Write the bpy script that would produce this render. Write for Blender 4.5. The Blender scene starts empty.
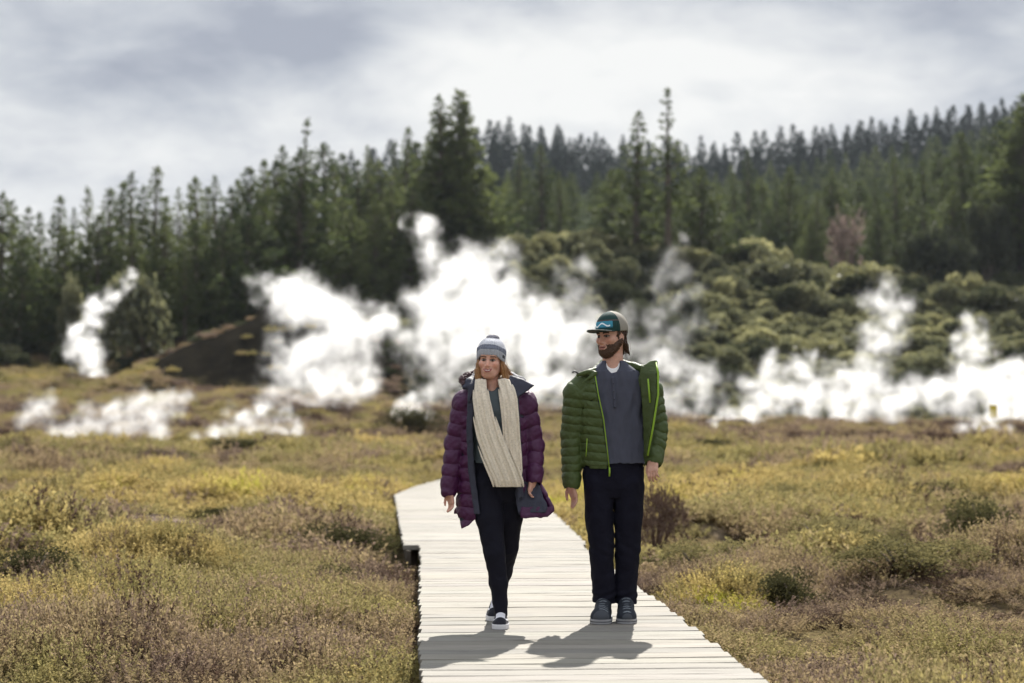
import bpy, bmesh, math, random
import numpy as np
from mathutils import Vector, Matrix, Euler

rng = np.random.default_rng(11)
random.seed(11)
scene = bpy.context.scene
COL = scene.collection
R = math.radians
F_PX = 1600.0            # focal length in pixels of the 1024 px wide frame
CAM_H = 1.172            # camera height over the deck
HORIZON = 424.0          # picture row of the horizon


def gx(px, Y):
    return (px - 512.0) / F_PX * Y


def gz(py, Y):
    return CAM_H + (HORIZON - py) / F_PX * Y


# ------------------------------------------------------------------ objects
def tag(o, label=None, cat=None, group=None, kind=None):
    if label: o['label'] = label
    if cat: o['category'] = cat
    if group: o['group'] = group
    if kind: o['kind'] = kind
    return o


def mesh_data(name, verts, faces, mats=(), smooth=True, col=None):
    me = bpy.data.meshes.new(name)
    verts = np.asarray(verts, dtype=np.float32)
    if isinstance(faces, np.ndarray) and len(faces):
        n, k = faces.shape
        me.vertices.add(len(verts))
        me.vertices.foreach_set('co', verts.ravel())
        me.loops.add(n * k)
        me.loops.foreach_set('vertex_index', faces.astype(np.int32).ravel())
        me.polygons.add(n)
        me.polygons.foreach_set('loop_start', np.arange(0, n * k, k, dtype=np.int32))
        me.polygons.foreach_set('loop_total', np.full(n, k, dtype=np.int32))
        me.update(calc_edges=True)
    else:
        me.from_pydata([tuple(v) for v in verts], [], [tuple(f) for f in faces])
        me.update()
    if smooth:
        me.polygons.foreach_set('use_smooth', np.ones(len(me.polygons), dtype=bool))
    for m in mats:
        me.materials.append(m)
    if col is not None:
        a = me.color_attributes.new('tone', 'FLOAT_COLOR', 'POINT')
        c = np.ones((len(verts), 4), dtype=np.float32)
        c[:, :3] = col
        a.data.foreach_set('color', c.ravel())
    return me


def link(name, me, parent=None, loc=None):
    o = bpy.data.objects.new(name, me)
    COL.objects.link(o)
    if parent is not None:
        o.parent = parent
    if loc is not None:
        o.location = loc
    return o


class MB:
    """collects polygons for one mesh"""
    def __init__(s):
        s.v, s.f = [], []

    def poly(s, pts):
        b = len(s.v)
        s.v += [tuple(p) for p in pts]
        s.f.append(tuple(range(b, b + len(pts))))

    def box(s, c, half, M=None):
        b = len(s.v)
        for dx in (-1, 1):
            for dy in (-1, 1):
                for dz in (-1, 1):
                    p = Vector((dx * half[0], dy * half[1], dz * half[2]))
                    if M is not None: p = M @ p
                    s.v.append(tuple(p + Vector(c)))
        for q in ((0, 1, 3, 2), (4, 6, 7, 5), (0, 4, 5, 1), (2, 3, 7, 6), (0, 2, 6, 4), (1, 5, 7, 3)):
            s.f.append(tuple(b + i for i in q))

    def tube(s, pts, rad, n=8):
        pts = [Vector(p) for p in pts]
        if not hasattr(rad, '__len__'): rad = [rad] * len(pts)
        b = len(s.v)
        for i, p in enumerate(pts):
            d = (pts[min(i + 1, len(pts) - 1)] - pts[max(i - 1, 0)]).normalized()
            u = d.orthogonal().normalized() if i == 0 else (u - d * u.dot(d)).normalized()
            w = d.cross(u)
            for k in range(n):
                a = 2 * math.pi * k / n
                s.v.append(tuple(p + (u * math.cos(a) + w * math.sin(a)) * rad[i]))
        for i in range(len(pts) - 1):
            for k in range(n):
                k2 = (k + 1) % n
                s.f.append((b + i * n + k, b + i * n + k2, b + (i + 1) * n + k2, b + (i + 1) * n + k))
        s.f.append(tuple(b + k for k in range(n))[::-1])
        s.f.append(tuple(b + (len(pts) - 1) * n + k for k in range(n)))

    def data(s, name, mats, smooth=False):
        return mesh_data(name, s.v, s.f, mats, smooth)

    def build(s, name, mat, parent=None, smooth=False):
        return link(name, s.data(name, [mat], smooth), parent)


# ------------------------------------------------------------------ materials
def new_mat(name):
    m = bpy.data.materials.new(name)
    m.use_nodes = True
    nt = m.node_tree
    nt.nodes.clear()
    return m, nt


class NT:
    """short node-tree writer"""
    def __init__(s, nt):
        s.nt = nt

    def n(s, t, **kw):
        x = s.nt.nodes.new(t)
        for k, v in kw.items():
            if k.startswith('i_'):
                key = k[2:]
                key = int(key) if key.isdigit() else key.replace('_', ' ')
                s.set(x.inputs[key], v)
            else:
                setattr(x, k, v)
        return x

    def set(s, sock, v):
        if hasattr(v, 'is_output'):
            s.nt.links.new(v, sock)
        else:
            sock.default_value = v

    def math(s, op, a, b=None, c=None, clamp=False):
        x = s.nt.nodes.new('ShaderNodeMath')
        x.operation = op
        x.use_clamp = clamp
        for i, v in enumerate((a, b, c)):
            if v is not None: s.set(x.inputs[i], v)
        return x.outputs[0]

    def vmath(s, op, a, b=None, out=0):
        x = s.nt.nodes.new('ShaderNodeVectorMath')
        x.operation = op
        s.set(x.inputs[0], a)
        if b is not None: s.set(x.inputs[1], b)
        return x.outputs[out]

    def noise(s, vec, scale, detail=3, rough=0.55, out='Fac', dist=0.0):
        x = s.n('ShaderNodeTexNoise')
        if vec is not None: s.set(x.inputs['Vector'], vec)
        x.inputs['Scale'].default_value = scale
        x.inputs['Detail'].default_value = detail
        x.inputs['Roughness'].default_value = rough
        x.inputs['Distortion'].default_value = dist
        return x.outputs[out]

    def ramp(s, fac, stops, interp='LINEAR'):
        x = s.n('ShaderNodeValToRGB')
        s.set(x.inputs[0], fac)
        cr = x.color_ramp
        cr.interpolation = interp
        while len(cr.elements) < len(stops):
            cr.elements.new(0.5)
        for e, (p, c) in zip(cr.elements, stops):
            e.position = p
            e.color = tuple(c) + (1,) if len(c) == 3 else c
        return x.outputs[0]

    def mix(s, fac, a, b, blend='MIX'):
        x = s.n('ShaderNodeMix')
        x.data_type = 'RGBA'
        x.blend_type = blend
        s.set(x.inputs[0], fac)
        for i, v in ((6, a), (7, b)):
            if isinstance(v, (tuple, list)) and len(v) == 3: v = tuple(v) + (1,)
            s.set(x.inputs[i], v)
        return x.outputs[2]

    def rangemap(s, v, a, b, c=0.0, d=1.0, clamp=True):
        x = s.n('ShaderNodeMapRange')
        x.clamp = clamp
        for i, q in enumerate((v, a, b, c, d)):
            s.set(x.inputs[i], q)
        return x.outputs[0]

    def bump(s, h, strength=0.3, dist=0.01):
        x = s.n('ShaderNodeBump')
        s.set(x.inputs['Height'], h)
        x.inputs['Strength'].default_value = strength
        x.inputs['Distance'].default_value = dist
        return x.outputs[0]

    def out(s, surf=None, vol=None):
        o = s.n('ShaderNodeOutputMaterial')
        if surf is not None: s.nt.links.new(surf, o.inputs[0])
        if vol is not None: s.nt.links.new(vol, o.inputs[1])

    def bsdf(s, col, rough=0.7, spec=0.4, normal=None, **kw):
        b = s.n('ShaderNodeBsdfPrincipled')
        if isinstance(col, (tuple, list)) and len(col) == 3: col = tuple(col) + (1,)
        s.set(b.inputs['Base Color'], col)
        s.set(b.inputs['Roughness'], rough)
        b.inputs['Specular IOR Level'].default_value = spec
        if normal is not None: s.set(b.inputs['Normal'], normal)
        for k, v in kw.items():
            s.set(b.inputs[k.replace('_', ' ')], v)
        return b.outputs[0]


def fabric(name, col, var=0.25, rough=0.75, weave=900, bump=0.25, wrinkle=None, sheen=0.0, spec=0.25, vcol=False):
    """woven cloth: colour with blotchy wear, fine weave bump, optional soft wrinkles (metres)"""
    m, nt = new_mat(name)
    t = NT(nt)
    co = t.n('ShaderNodeTexCoord').outputs['Object']
    base = t.n('ShaderNodeAttribute', attribute_name='tone').outputs['Color'] if vcol else tuple(col) + (1,)
    n1 = t.noise(co, 14, 4)
    n2 = t.noise(co, weave, 2)
    f = t.math('ADD', t.math('MULTIPLY', n1, var), t.math('MULTIPLY', n2, var * 0.8))
    f = t.math('ADD', f, 1 - var * 0.9)
    c = t.mix(1.0, base, f, 'MULTIPLY')
    h = t.math('MULTIPLY', n2, 0.35)
    if wrinkle:
        h = t.math('ADD', h, t.math('MULTIPLY', t.noise(co, wrinkle, 3, 0.6, dist=0.8), 3.0))
    t.out(t.bsdf(c, rough, spec, t.bump(h, bump, 0.006), Sheen_Weight=sheen))
    return m


# ------------------------------------------------------------------ signed-distance sculpting
class Field:
    """distance field on a voxel grid, in picture pixels: x = column, y = depth (away from the viewer), z = -row"""
    def __init__(s, x0, x1, y0, y1, r0, r1, h):
        s.h = h
        s.o = np.array([x0, y0, -r1], dtype=np.float32)
        n = [int((b - a) / h) + 2 for a, b in ((x0, x1), (y0, y1), (r0, r1))]
        s.D = np.full(n, 40.0, dtype=np.float32)
        s.ax = [s.o[i] + h * np.arange(n[i], dtype=np.float32) for i in range(3)]
        s.fr = None

    def sub(s, lo, hi):
        sl = []
        for i in range(3):
            a = max(int((lo[i] - s.o[i]) / s.h), 0)
            b = min(int((hi[i] - s.o[i]) / s.h) + 2, s.D.shape[i])
            if b <= a: return None, None
            sl.append(slice(a, b))
        sl = tuple(sl)
        P = (s.ax[0][sl[0]][:, None, None], s.ax[1][sl[1]][None, :, None], s.ax[2][sl[2]][None, None, :])
        return sl, P

    def local(s, P):
        if s.fr is None: return P
        M, o, sc = s.fr
        q = [(P[i] - o[i]) / sc for i in range(3)]
        return tuple(M[0][j] * q[0] + M[1][j] * q[1] + M[2][j] * q[2] for j in range(3))

    def put(s, fn, lo, hi, k=2.0, mode='add', marg=None):
        lo, hi = np.array(lo, dtype=float), np.array(hi, dtype=float)
        if s.fr is not None:
            M, o, sc = s.fr
            cs = np.array([[a, b, c] for a in (lo[0], hi[0]) for b in (lo[1], hi[1]) for c in (lo[2], hi[2])])
            w = cs @ np.array(M).T * sc + np.array(o)
            lo, hi = w.min(0), w.max(0)
        mg = (k + 3.0) if marg is None else marg
        sl, P = s.sub(lo - mg, hi + mg)
        if sl is None: return s
        d = fn(*s.local(P))
        if s.fr is not None: d = d * s.fr[2]
        A = s.D[sl]
        if mode == 'add':
            hh = np.maximum(k - np.abs(A - d), 0) / max(k, 1e-6)
            s.D[sl] = np.minimum(A, d) - hh * hh * k / 4
        elif mode == 'cut':
            hh = np.maximum(k - np.abs(A + d), 0) / max(k, 1e-6)
            s.D[sl] = np.maximum(A, -d) + hh * hh * k / 4
        elif mode == 'keep':
            hh = np.maximum(k - np.abs(A - d), 0) / max(k, 1e-6)
            s.D[sl] = np.maximum(A, d) + hh * hh * k / 4
        elif mode == 'disp':
            s.D[sl] = A + d
        return s

    def everywhere(s, fn, k=0.5, mode='keep'):
        lo = s.o - 1
        hi = np.array([a[-1] for a in s.ax]) + 1
        fr, s.fr = s.fr, None
        s.put(fn, lo, hi, k, mode)
        s.fr = fr
        return s

    def P(s, p):
        """(column, row, depth) -> field coordinates; inside a frame (x, y, z) as given"""
        return np.array(p, dtype=float) if s.fr is not None else np.array((p[0], p[2], -p[1]), dtype=float)

    def cap(s, a, b, r1, r2=None, k=2.0, mode='add', baf=None, flat=1.0):
        r2 = r1 if r2 is None else r2
        a, b = s.P(a), s.P(b)
        ab = b - a
        L2 = max(float(ab @ ab), 1e-9)
        L = math.sqrt(L2)

        def fn(X, Y, Z):
            q = (X - a[0], Y - a[1], Z - a[2])
            t = np.clip((q[0] * ab[0] + q[1] * ab[1] + q[2] * ab[2]) / L2, 0, 1)
            r = r1 + (r2 - r1) * t
            if baf is not None:
                sp, amp, ph = baf
                wv = 0.9 * np.sin(0.23 * q[0] + 0.31 * q[1] + ph * 9) + 0.7 * np.sin(0.11 * t * L + 5 * ph)
                r = r + amp * (np.sqrt(np.abs(np.sin(np.pi * ((t * L + wv) / sp + ph)))) - 0.75)
            e = (q[0] - t * ab[0], (q[1] - t * ab[1]) / flat, q[2] - t * ab[2])
            return np.sqrt(e[0] ** 2 + e[1] ** 2 + e[2] ** 2) - r
        rm = max(r1, r2) + (baf[1] if baf is not None else 0)
        return s.put(fn, np.minimum(a, b) - rm * max(1, flat), np.maximum(a, b) + rm * max(1, flat), k, mode)

    def chain(s, pts, rs, k=2.0, **kw):
        for i in range(len(pts) - 1):
            s.cap(pts[i], pts[i + 1], rs[i], rs[i + 1], k, **kw)
        return s

    def ell(s, c, r, k=2.0, mode='add'):
        c = s.P(c)
        r = np.array(r, dtype=float)      # (x, depth, z)

        def fn(X, Y, Z):
            q = ((X - c[0]), (Y - c[1]), (Z - c[2]))
            k0 = np.sqrt((q[0] / r[0]) ** 2 + (q[1] / r[1]) ** 2 + (q[2] / r[2]) ** 2)
            k1 = np.sqrt((q[0] / r[0] ** 2) ** 2 + (q[1] / r[1] ** 2) ** 2 + (q[2] / r[2] ** 2) ** 2)
            return k0 * (k0 - 1) / np.maximum(k1, 1e-6)
        return s.put(fn, c - r, c + r, k, mode)

    def rbox(s, c, half, rad, k=1.0, mode='add'):
        c = s.P(c)
        half = np.array(half, dtype=float)

        def fn(X, Y, Z):
            q = [np.abs(v - c[i]) - (half[i] - rad) for i, v in enumerate((X, Y, Z))]
            o = np.sqrt(np.maximum(q[0], 0) ** 2 + np.maximum(q[1], 0) ** 2 + np.maximum(q[2], 0) ** 2)
            return o + np.minimum(np.maximum(np.maximum(q[0], q[1]), q[2]), 0) - rad
        return s.put(fn, c - half, c + half, k, mode)

    def loft(s, rows, cx, cy, hw, hd, k=2.0, mode='add', baf=None, top=None, bot=None, pw=2.3):
        rows = np.array(rows, dtype=np.float32)
        top = rows[0] if top is None else top
        bot = rows[-1] if bot is None else bot

        def fn(X, Y, Z):
            r = -Z
            a, b, w, e = lerp(r, rows, cx), lerp(r, rows, cy), lerp(r, rows, hw), lerp(r, rows, hd)
            if baf is not None:
                sp, am, ph, sl = baf
                g = am * (np.sqrt(np.abs(np.sin(np.pi * ((r + sl * np.abs(X - a) + 0.8 * np.sin(0.17 * X + 0.2 * Y)) / sp + ph)))) - 0.75)
                w, e = w + g, e + g
            q = (np.abs((X - a) / w) ** pw + np.abs((Y - b) / e) ** pw) ** (1 / pw)
            d = (q - 1) * np.minimum(w, e)
            return np.maximum(d, np.maximum(top - r, r - bot))
        hw_, hd_ = max(hw) + 3, max(hd) + 3
        return s.put(fn, (min(cx) - hw_, min(cy) - hd_, -bot), (max(cx) + hw_, max(cy) + hd_, -top), k, mode)

    def panel(s, rows, ax, ay, bx, by, th, k=1.0, mode='add', baf=None):
        """sheet hung between two edges given per picture row"""
        def fn(X, Y, Z):
            r = -Z
            x0, y0, x1, y1 = (lerp(r, rows, q) for q in (ax, ay, bx, by))
            dx, dy = x1 - x0, y1 - y0
            t = np.clip(((X - x0) * dx + (Y - y0) * dy) / (dx * dx + dy * dy + 1e-6), 0, 1)
            d = np.sqrt((X - x0 - t * dx) ** 2 + (Y - y0 - t * dy) ** 2) - th
            if baf is not None:
                d = d - baf[1] * (np.sqrt(np.abs(np.sin(np.pi * (r / baf[0] + baf[2])))) - 0.75)
            return np.maximum(d, np.maximum(rows[0] - r, r - rows[-1]))
        g = th + 2
        return s.put(fn, (min(min(ax), min(bx)) - g, min(min(ay), min(by)) - g, -rows[-1]),
                     (max(max(ax), max(bx)) + g, max(max(ay), max(by)) + g, -rows[0]), k, mode)

    def mesh(s):
        D = s.D
        D[0], D[-1], D[:, 0], D[:, -1], D[:, :, 0], D[:, :, -1] = 9, 9, 9, 9, 9, 9
        sg = D < 0
        cnt = np.zeros([n - 1 for n in D.shape], dtype=np.int8)
        for a in (0, 1):
            for b in (0, 1):
                for c in (0, 1):
                    cnt += sg[a:a + cnt.shape[0], b:b + cnt.shape[1], c:c + cnt.shape[2]]
        act = (cnt > 0) & (cnt < 8)
        idx = np.argwhere(act)
        vid = np.full(cnt.shape, -1, dtype=np.int32)
        vid[act] = np.arange(len(idx), dtype=np.int32)
        pos = np.zeros((len(idx), 3), dtype=np.float32)
        num = np.zeros(len(idx), dtype=np.float32)
        cn = [(a, b, c) for a in (0, 1) for b in (0, 1) for c in (0, 1)]
        vals = {o: D[idx[:, 0] + o[0], idx[:, 1] + o[1], idx[:, 2] + o[2]] for o in cn}
        for o in cn:
            for ax in range(3):
                if o[ax]: continue
                p = list(o); p[ax] = 1; p = tuple(p)
                da, db = vals[o], vals[p]
                m = (da < 0) != (db < 0)
                t = np.where(m, da / np.where(m, da - db, 1), 0)
                w = m.astype(np.float32)
                for i in range(3):
                    pos[:, i] += w * (o[i] + (t if i == ax else 0))
                num += w
        V = (idx + pos / num[:, None]) * s.h + s.o
        quads = []
        for ax in range(3):
            A = np.moveaxis(sg, ax, 0)
            e = A[:-1] != A[1:]
            fl = A[:-1]
            V3 = np.moveaxis(vid, ax, 0)
            ei = np.argwhere(e[:, 1:-1, 1:-1]) + np.array([0, 1, 1])
            i, j, k = ei.T
            q = np.stack([V3[i, j - 1, k - 1], V3[i, j, k - 1], V3[i, j, k], V3[i, j - 1, k]], 1)
            inside = fl[i, j, k]
            if ax == 1: inside = ~inside
            q[~inside] = q[~inside][:, ::-1]
            quads.append(q)
        return V, np.concatenate(quads)


def lerp(v, xs, ys):
    return np.interp(v, xs, ys).astype(np.float32)


def nz(X, Y, Z, s, seed=0):
    """cheap smooth pseudo-noise in -1..1"""
    a = np.sin(X * 1.7 * s + 1.3 * seed + 1.9 * np.sin(Y * 1.1 * s + seed) + 1.3 * np.sin(Z * 1.3 * s))
    b = np.sin(Z * 1.9 * s + 2.1 * seed + 1.7 * np.sin(X * 1.3 * s + 2.0) + 1.1 * np.sin(Y * 1.7 * s + seed))
    return 0.5 * (a + b)
# ================================================================== the two walkers
PXM = 171.5              # picture pixels per metre where they walk


def rotm(yaw, pitch=0.0, roll=0.0):
    """head frame: yaw turns the face to the picture's left, pitch lifts the chin, roll tips the crown to the right"""
    return np.array(Matrix.Rotation(-yaw, 3, 'Z') @ Matrix.Rotation(roll, 3, 'Y') @ Matrix.Rotation(-pitch, 3, 'X'))


def head_frame(px, row, d, yaw, pitch, roll, sc):
    return (rotm(yaw, pitch, roll), np.array((px, d, -row), dtype=float), sc)


def loc_of(V, fr):
    return (V - fr[1]) @ fr[0] / fr[2]


def sculpt_head(f, fr, male):
    f.fr = fr
    w = 1.0 if male else 0.94
    f.ell((0, 2.5, 6), (13 * w, 16.5, 14), 1)
    f.ell((0, -3.0, -5.5), (11.2 * w, 11.2, 12.5), 4)
    f.ell((0, -8.3, -15.5), (5.4 * w, 5.0, 4.2), 5)
    for sx in (-1, 1):
        f.cap((sx * 9.6 * w, 2, -7), (sx * 4.2 * w, -8, -15), 3.4, 3.0, 5)
        f.ell((sx * 7.4 * w, -8.8, -4.2), (4.0, 4.0, 3.2), 4)
    f.cap((-5.5 * w, -12.4, 3.6), (5.5 * w, -12.4, 3.6), 1.9, 1.9, 3)
    f.ell((0, -10.2, 8), (9 * w, 3.4, 6), 5)
    for sx in (-1, 1):
        f.ell((sx * 5.2 * w, -15.6, 0.1), (3.3, 3.2, 2.0), 2.2, 'cut')
        f.ell((sx * 5.2 * w, -11.6, -0.1), (2.6, 2.2, 1.75), 0.5)
    f.cap((0, -13.2, 1.6), (0, -17.2 if male else -16.4, -6.0), 1.3, 1.9, 2.4)
    for sx in (-1, 1):
        f.ell((sx * 1.9, -14.8, -6.8), (1.5, 1.9, 1.3), 1.2)
        f.ell((sx * 1.0, -16.4, -7.9), (0.55, 0.8, 0.5), 0.4, 'cut')
    f.ell((0, -12.6, -11.2), (5.0, 3.0, 3.2), 3.0)
    f.cap((-3.5 * w, -14.2, -10.7), (3.5 * w, -14.2, -10.7), 0.8, 0.8, 1.0)
    f.cap((-2.8 * w, -14.4, -12.7), (2.8 * w, -14.4, -12.7), 1.05, 1.05, 1.2)
    if male: f.rbox((0, -16, -11.65), (3.9 * w, 1.5, 0.32), 0.3, 0.6, 'cut')
    for sx in (-1, 1):
        f.ell((sx * 12.7 * w, 2.2, -1.8), (1.5, 3.2, 4.8), 1.5)
        f.ell((sx * 14.0 * w, 1.6, -1.6), (0.9, 1.8, 3.0), 0.8, 'cut')
    f.fr = None


def paint_head(V, col, fr, male, skin, lip, brow):
    L = loc_of(V, fr)
    x, y, z = L.T
    w = 1.0 if male else 0.94
    face = (y < -6) & (z > -22) & (z < 22) & (np.abs(x) < 15)

    def lay(m, c):
        col[m] = c
    bz = 3.9 - 0.05 * (np.abs(x) - 5.5) ** 2
    lay(face & (np.abs(x) > 2.0) & (np.abs(x) < 8.6) & (np.abs(z - bz) < (1.0 if male else 0.65)), brow)
    ex = np.abs(x) - 5.2 * w
    eye = face & ((ex / 2.7) ** 2 + ((z + 0.1) / 1.15) ** 2 < 1)
    lay(face & ((ex / 3.1) ** 2 + ((z - 0.25) / 1.55) ** 2 < 1), brow * 1.3)
    lay(eye, (0.22, 0.18, 0.16))
    lay(eye & (np.abs(ex) < 1.15), (0.03, 0.022, 0.016))
    lm = face & ((x / ((4.2 if male else 5.2) * w)) ** 2 + ((z + 11.7 - (0.05 if male else 0.085) * x * x) / 1.9) ** 2 < 1) & (y < -10)
    lay(lm, lip)
    if not male:
        lay(lm & (np.abs(z + 11.5 - 0.085 * x * x) < 0.42) & (np.abs(x) < 3.3), (0.62, 0.56, 0.52))
    else:
        lay(lm & (np.abs(z + 11.65) < 0.3), lip * 0.3)
    warm = np.clip(1 - ((np.abs(x) - 7) / 4) ** 2 - ((z + 5) / 5) ** 2, 0, 1) * face
    nose = np.clip(1 - (x / 3) ** 2 - ((z + 6) / 4) ** 2, 0, 1) * face
    b = np.maximum(warm, nose)[:, None] * 0.45
    col[:] = col * (1 - b) + col * np.array((1.12, 0.82, 0.76)) * b


def sculpt_hand(f, wrist, M, sc, curl, thumb, spread=0.0):
    """local frame: fingers run along -z, the palm faces -y, thumb on the side given by its sign"""
    w = np.array((wrist[0], wrist[2], -wrist[1]), dtype=float)
    f.fr = (np.array(M), w, sc)
    f.cap((0, 0, 4), (0, 0, -3), 4.2, 4.6, 2)
    f.rbox((0, 0, -8.8), (6.6, 2.6, 8.6), 2.4, 2.5)
    f.ell((thumb * 3.8, -1.6, -6.5), (3.2, 2.6, 5.0), 2)
    base = [4.9, 1.65, -1.6, -4.7]
    ln = [11.5, 13.2, 12.4, 9.8]
    for i in range(4):
        bx = thumb * base[i]
        a = curl * (0.9 + 0.12 * i)
        p = np.array((bx, 0.2, -16.0))
        an = 0.0
        dirx = thumb * (base[i] * 0.012 + spread * (1.5 - i) * 0.06)
        q = [p - np.array((0, 0, -3.5)), p]
        for seg, fr_, ca in ((0, 0.44, 0.55), (1, 0.31, 1.0), (2, 0.25, 0.8)):
            an += a * ca
            p = p + ln[i] * fr_ * np.array((dirx, -math.sin(an), -math.cos(an)))
            q.append(p)
        rr = [1.6, 1.72, 1.58, 1.45, 1.2]
        if i == 3: rr = [r * 0.88 for r in rr]
        for j in range(4):
            f.cap(q[j], q[j + 1], rr[j], rr[j + 1], 0.35)
    t0 = np.array((thumb * 4.5, -1.0, -3.0))
    t1 = np.array((thumb * 8.6, -3.2, -9.0))
    t2 = np.array((thumb * 8.9, -4.6, -13.2))
    t3 = np.array((thumb * 8.0, -5.4, -17.0))
    for a, b, r0, r1 in ((t0, t1, 2.4, 2.0), (t1, t2, 1.9, 1.75), (t2, t3, 1.75, 1.35)):
        f.cap(a, b, r0, r1, 0.8)
    f.fr = None


def finish(name, f, mat, x0, y0, parent=None, paint=None, base=(1, 1, 1)):
    V, Q = f.mesh()
    col = None
    if paint is not None:
        col = np.tile(np.array(base, dtype=np.float32), (len(V), 1))
        paint(V, col)
    W = np.stack([(V[:, 0] - x0) / PXM, V[:, 1] / PXM, (V[:, 2] + y0) / PXM], 1)
    me = mesh_data(name, W, Q, [mat], True, col)
    if parent is None:
        return link(name, me)
    return link(name, me, parent)


def skin_material():
    m, nt = new_mat('skin')
    t = NT(nt)
    co = t.n('ShaderNodeTexCoord').outputs['Object']
    base = t.n('ShaderNodeAttribute', attribute_name='tone').outputs['Color']
    n1 = t.noise(co, 60, 4)
    c = t.mix(1.0, base, t.rangemap(n1, 0.25, 0.75, 0.86, 1.1), 'MULTIPLY')
    t.out(t.bsdf(c, 0.5, 0.4, t.bump(t.noise(co, 500, 2), 0.15, 0.002),
                 Subsurface_Weight=0.12, Subsurface_Radius=(0.012, 0.005, 0.003), Subsurface_Scale=0.6))
    return m


def hair_material(name, a, b):
    m, nt = new_mat(name)
    t = NT(nt)
    co = t.n('ShaderNodeTexCoord').outputs['Object']
    st = t.n('ShaderNodeMapping', i_Scale=(1.0, 1.0, 0.12))
    nt.links.new(co, st.inputs['Vector'])
    n1 = t.noise(st.outputs[0], 420, 3, 0.7)
    c = t.ramp(n1, [(0.3, a), (0.72, b)])
    s = t.bsdf(c, 0.42, 0.5, t.bump(n1, 0.7, 0.006))
    tr = t.n('ShaderNodeBsdfTranslucent')
    nt.links.new(c, tr.inputs[0])
    mx = t.n('ShaderNodeMixShader')
    mx.inputs[0].default_value = 0.25
    nt.links.new(s, mx.inputs[1]); nt.links.new(tr.outputs[0], mx.inputs[2])
    t.out(mx.outputs[0])
    return m


def knit_material(name, scale=260, rough=0.9):
    m, nt = new_mat(name)
    t = NT(nt)
    co = t.n('ShaderNodeTexCoord').outputs['Object']
    base = t.n('ShaderNodeAttribute', attribute_name='tone').outputs['Color']
    v = t.n('ShaderNodeTexVoronoi', feature='F1')
    nt.links.new(co, v.inputs['Vector'])
    v.inputs['Scale'].default_value = scale
    h = t.math('SUBTRACT', 1.0, v.outputs['Distance'])
    f = t.math('ADD', t.math('MULTIPLY', t.noise(co, 90, 3), 0.5), 0.62)
    fl = t.rangemap(t.noise(co, 160, 1), 0.70, 0.74)
    c = t.mix(1.0, base, f, 'MULTIPLY')
    c = t.mix(t.math('MULTIPLY', fl, 0.6), c, (0.12, 0.07, 0.04))
    t.out(t.bsdf(c, rough, 0.15, t.bump(h, 0.6, 0.006), Sheen_Weight=0.3))
    return m


def shell_color(*bands):
    return bands


def wisps(body, mat, x0, y0, n, root, rs, tip, spread_, rad):
    """loose strands of hair"""
    rg = np.random.default_rng(int(root[0]))
    mb = MB()
    for _ in range(n):
        a = np.array(root, float) + rg.normal(0, 0.5, 3) * np.array((rs[0], rs[2], rs[1]))
        b = np.array(tip, float) + rg.normal(0, 0.5, 3) * spread_
        m_ = (a + b) / 2 + rg.normal(0, 1.0, 3) + np.array((0.8, 0, 0))
        pts = [((p[0] - x0) / PXM, p[2] / PXM, (y0 - p[1]) / PXM) for p in (a, (a + m_) / 2, m_, (m_ + b) / 2 + rg.normal(0, 0.4, 3), b)]
        mb.tube(pts, [rad, rad, rad * 0.9, rad * 0.7, rad * 0.2], 4)
    mb.build('hair_strands', mat, body, True)


M_skin = skin_material()
M_puff_green = fabric('green_quilted_nylon', (0.052, 0.078, 0.019), 0.3, 0.55, 700, 0.3, 55, spec=0.35)
M_puff_purple = fabric('purple_quilted_nylon', (0.056, 0.009, 0.047), 0.3, 0.5, 700, 0.3, 50, spec=0.35)
M_lining_green = fabric('green_lining', (0.048, 0.068, 0.020), 0.3, 0.6, 700, 0.3, 45)
M_lining_slate = fabric('slate_lining', (0.036, 0.038, 0.056), 0.3, 0.65, 700, 0.3, 45)
M_zip = fabric('bright_green_zip', (0.22, 0.36, 0.03), 0.15, 0.5, 1500, 0.2)
M_dark_metal = fabric('dark_zip_pull', (0.05, 0.05, 0.05), 0.2, 0.35, 900, 0.1, spec=0.6)
M_henley = fabric('slate_blue_jersey', (0.060, 0.064, 0.088), 0.5, 0.85, 420, 0.12)
M_tee_white = fabric('white_cotton', (0.75, 0.74, 0.74), 0.1, 0.85, 600, 0.2)
M_teal_tee = fabric('grey_teal_jersey', (0.10, 0.125, 0.135), 0.3, 0.85, 500, 0.3, 25)
M_denim = fabric('black_denim', (0.0075, 0.0075, 0.0145), 0.4, 0.85, 900, 0.35, 24, spec=0.12)
M_legging = fabric('black_legging', (0.0085, 0.0085, 0.015), 0.35, 0.75, 900, 0.25, 20, spec=0.12)
M_shoe = fabric('shoe_cloth', (1, 1, 1), 0.3, 0.75, 700, 0.3, vcol=True)
M_cap = fabric('cap_cloth', (1, 1, 1), 0.25, 0.8, 800, 0.35, vcol=True)
M_knit = knit_material('hat_knit', 230)
M_scarf = knit_material('scarf_knit', 200)
M_hair_brown = hair_material('brown_hair', (0.02, 0.011, 0.008), (0.12, 0.06, 0.03))
M_beard = hair_material('brown_beard', (0.035, 0.018, 0.011), (0.15, 0.075, 0.04))
M_hair_blond = hair_material('blond_hair', (0.20, 0.085, 0.03), (0.55, 0.30, 0.12))
M_fur = hair_material('plum_fur', (0.05, 0.02, 0.035), (0.20, 0.12, 0.12))


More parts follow.
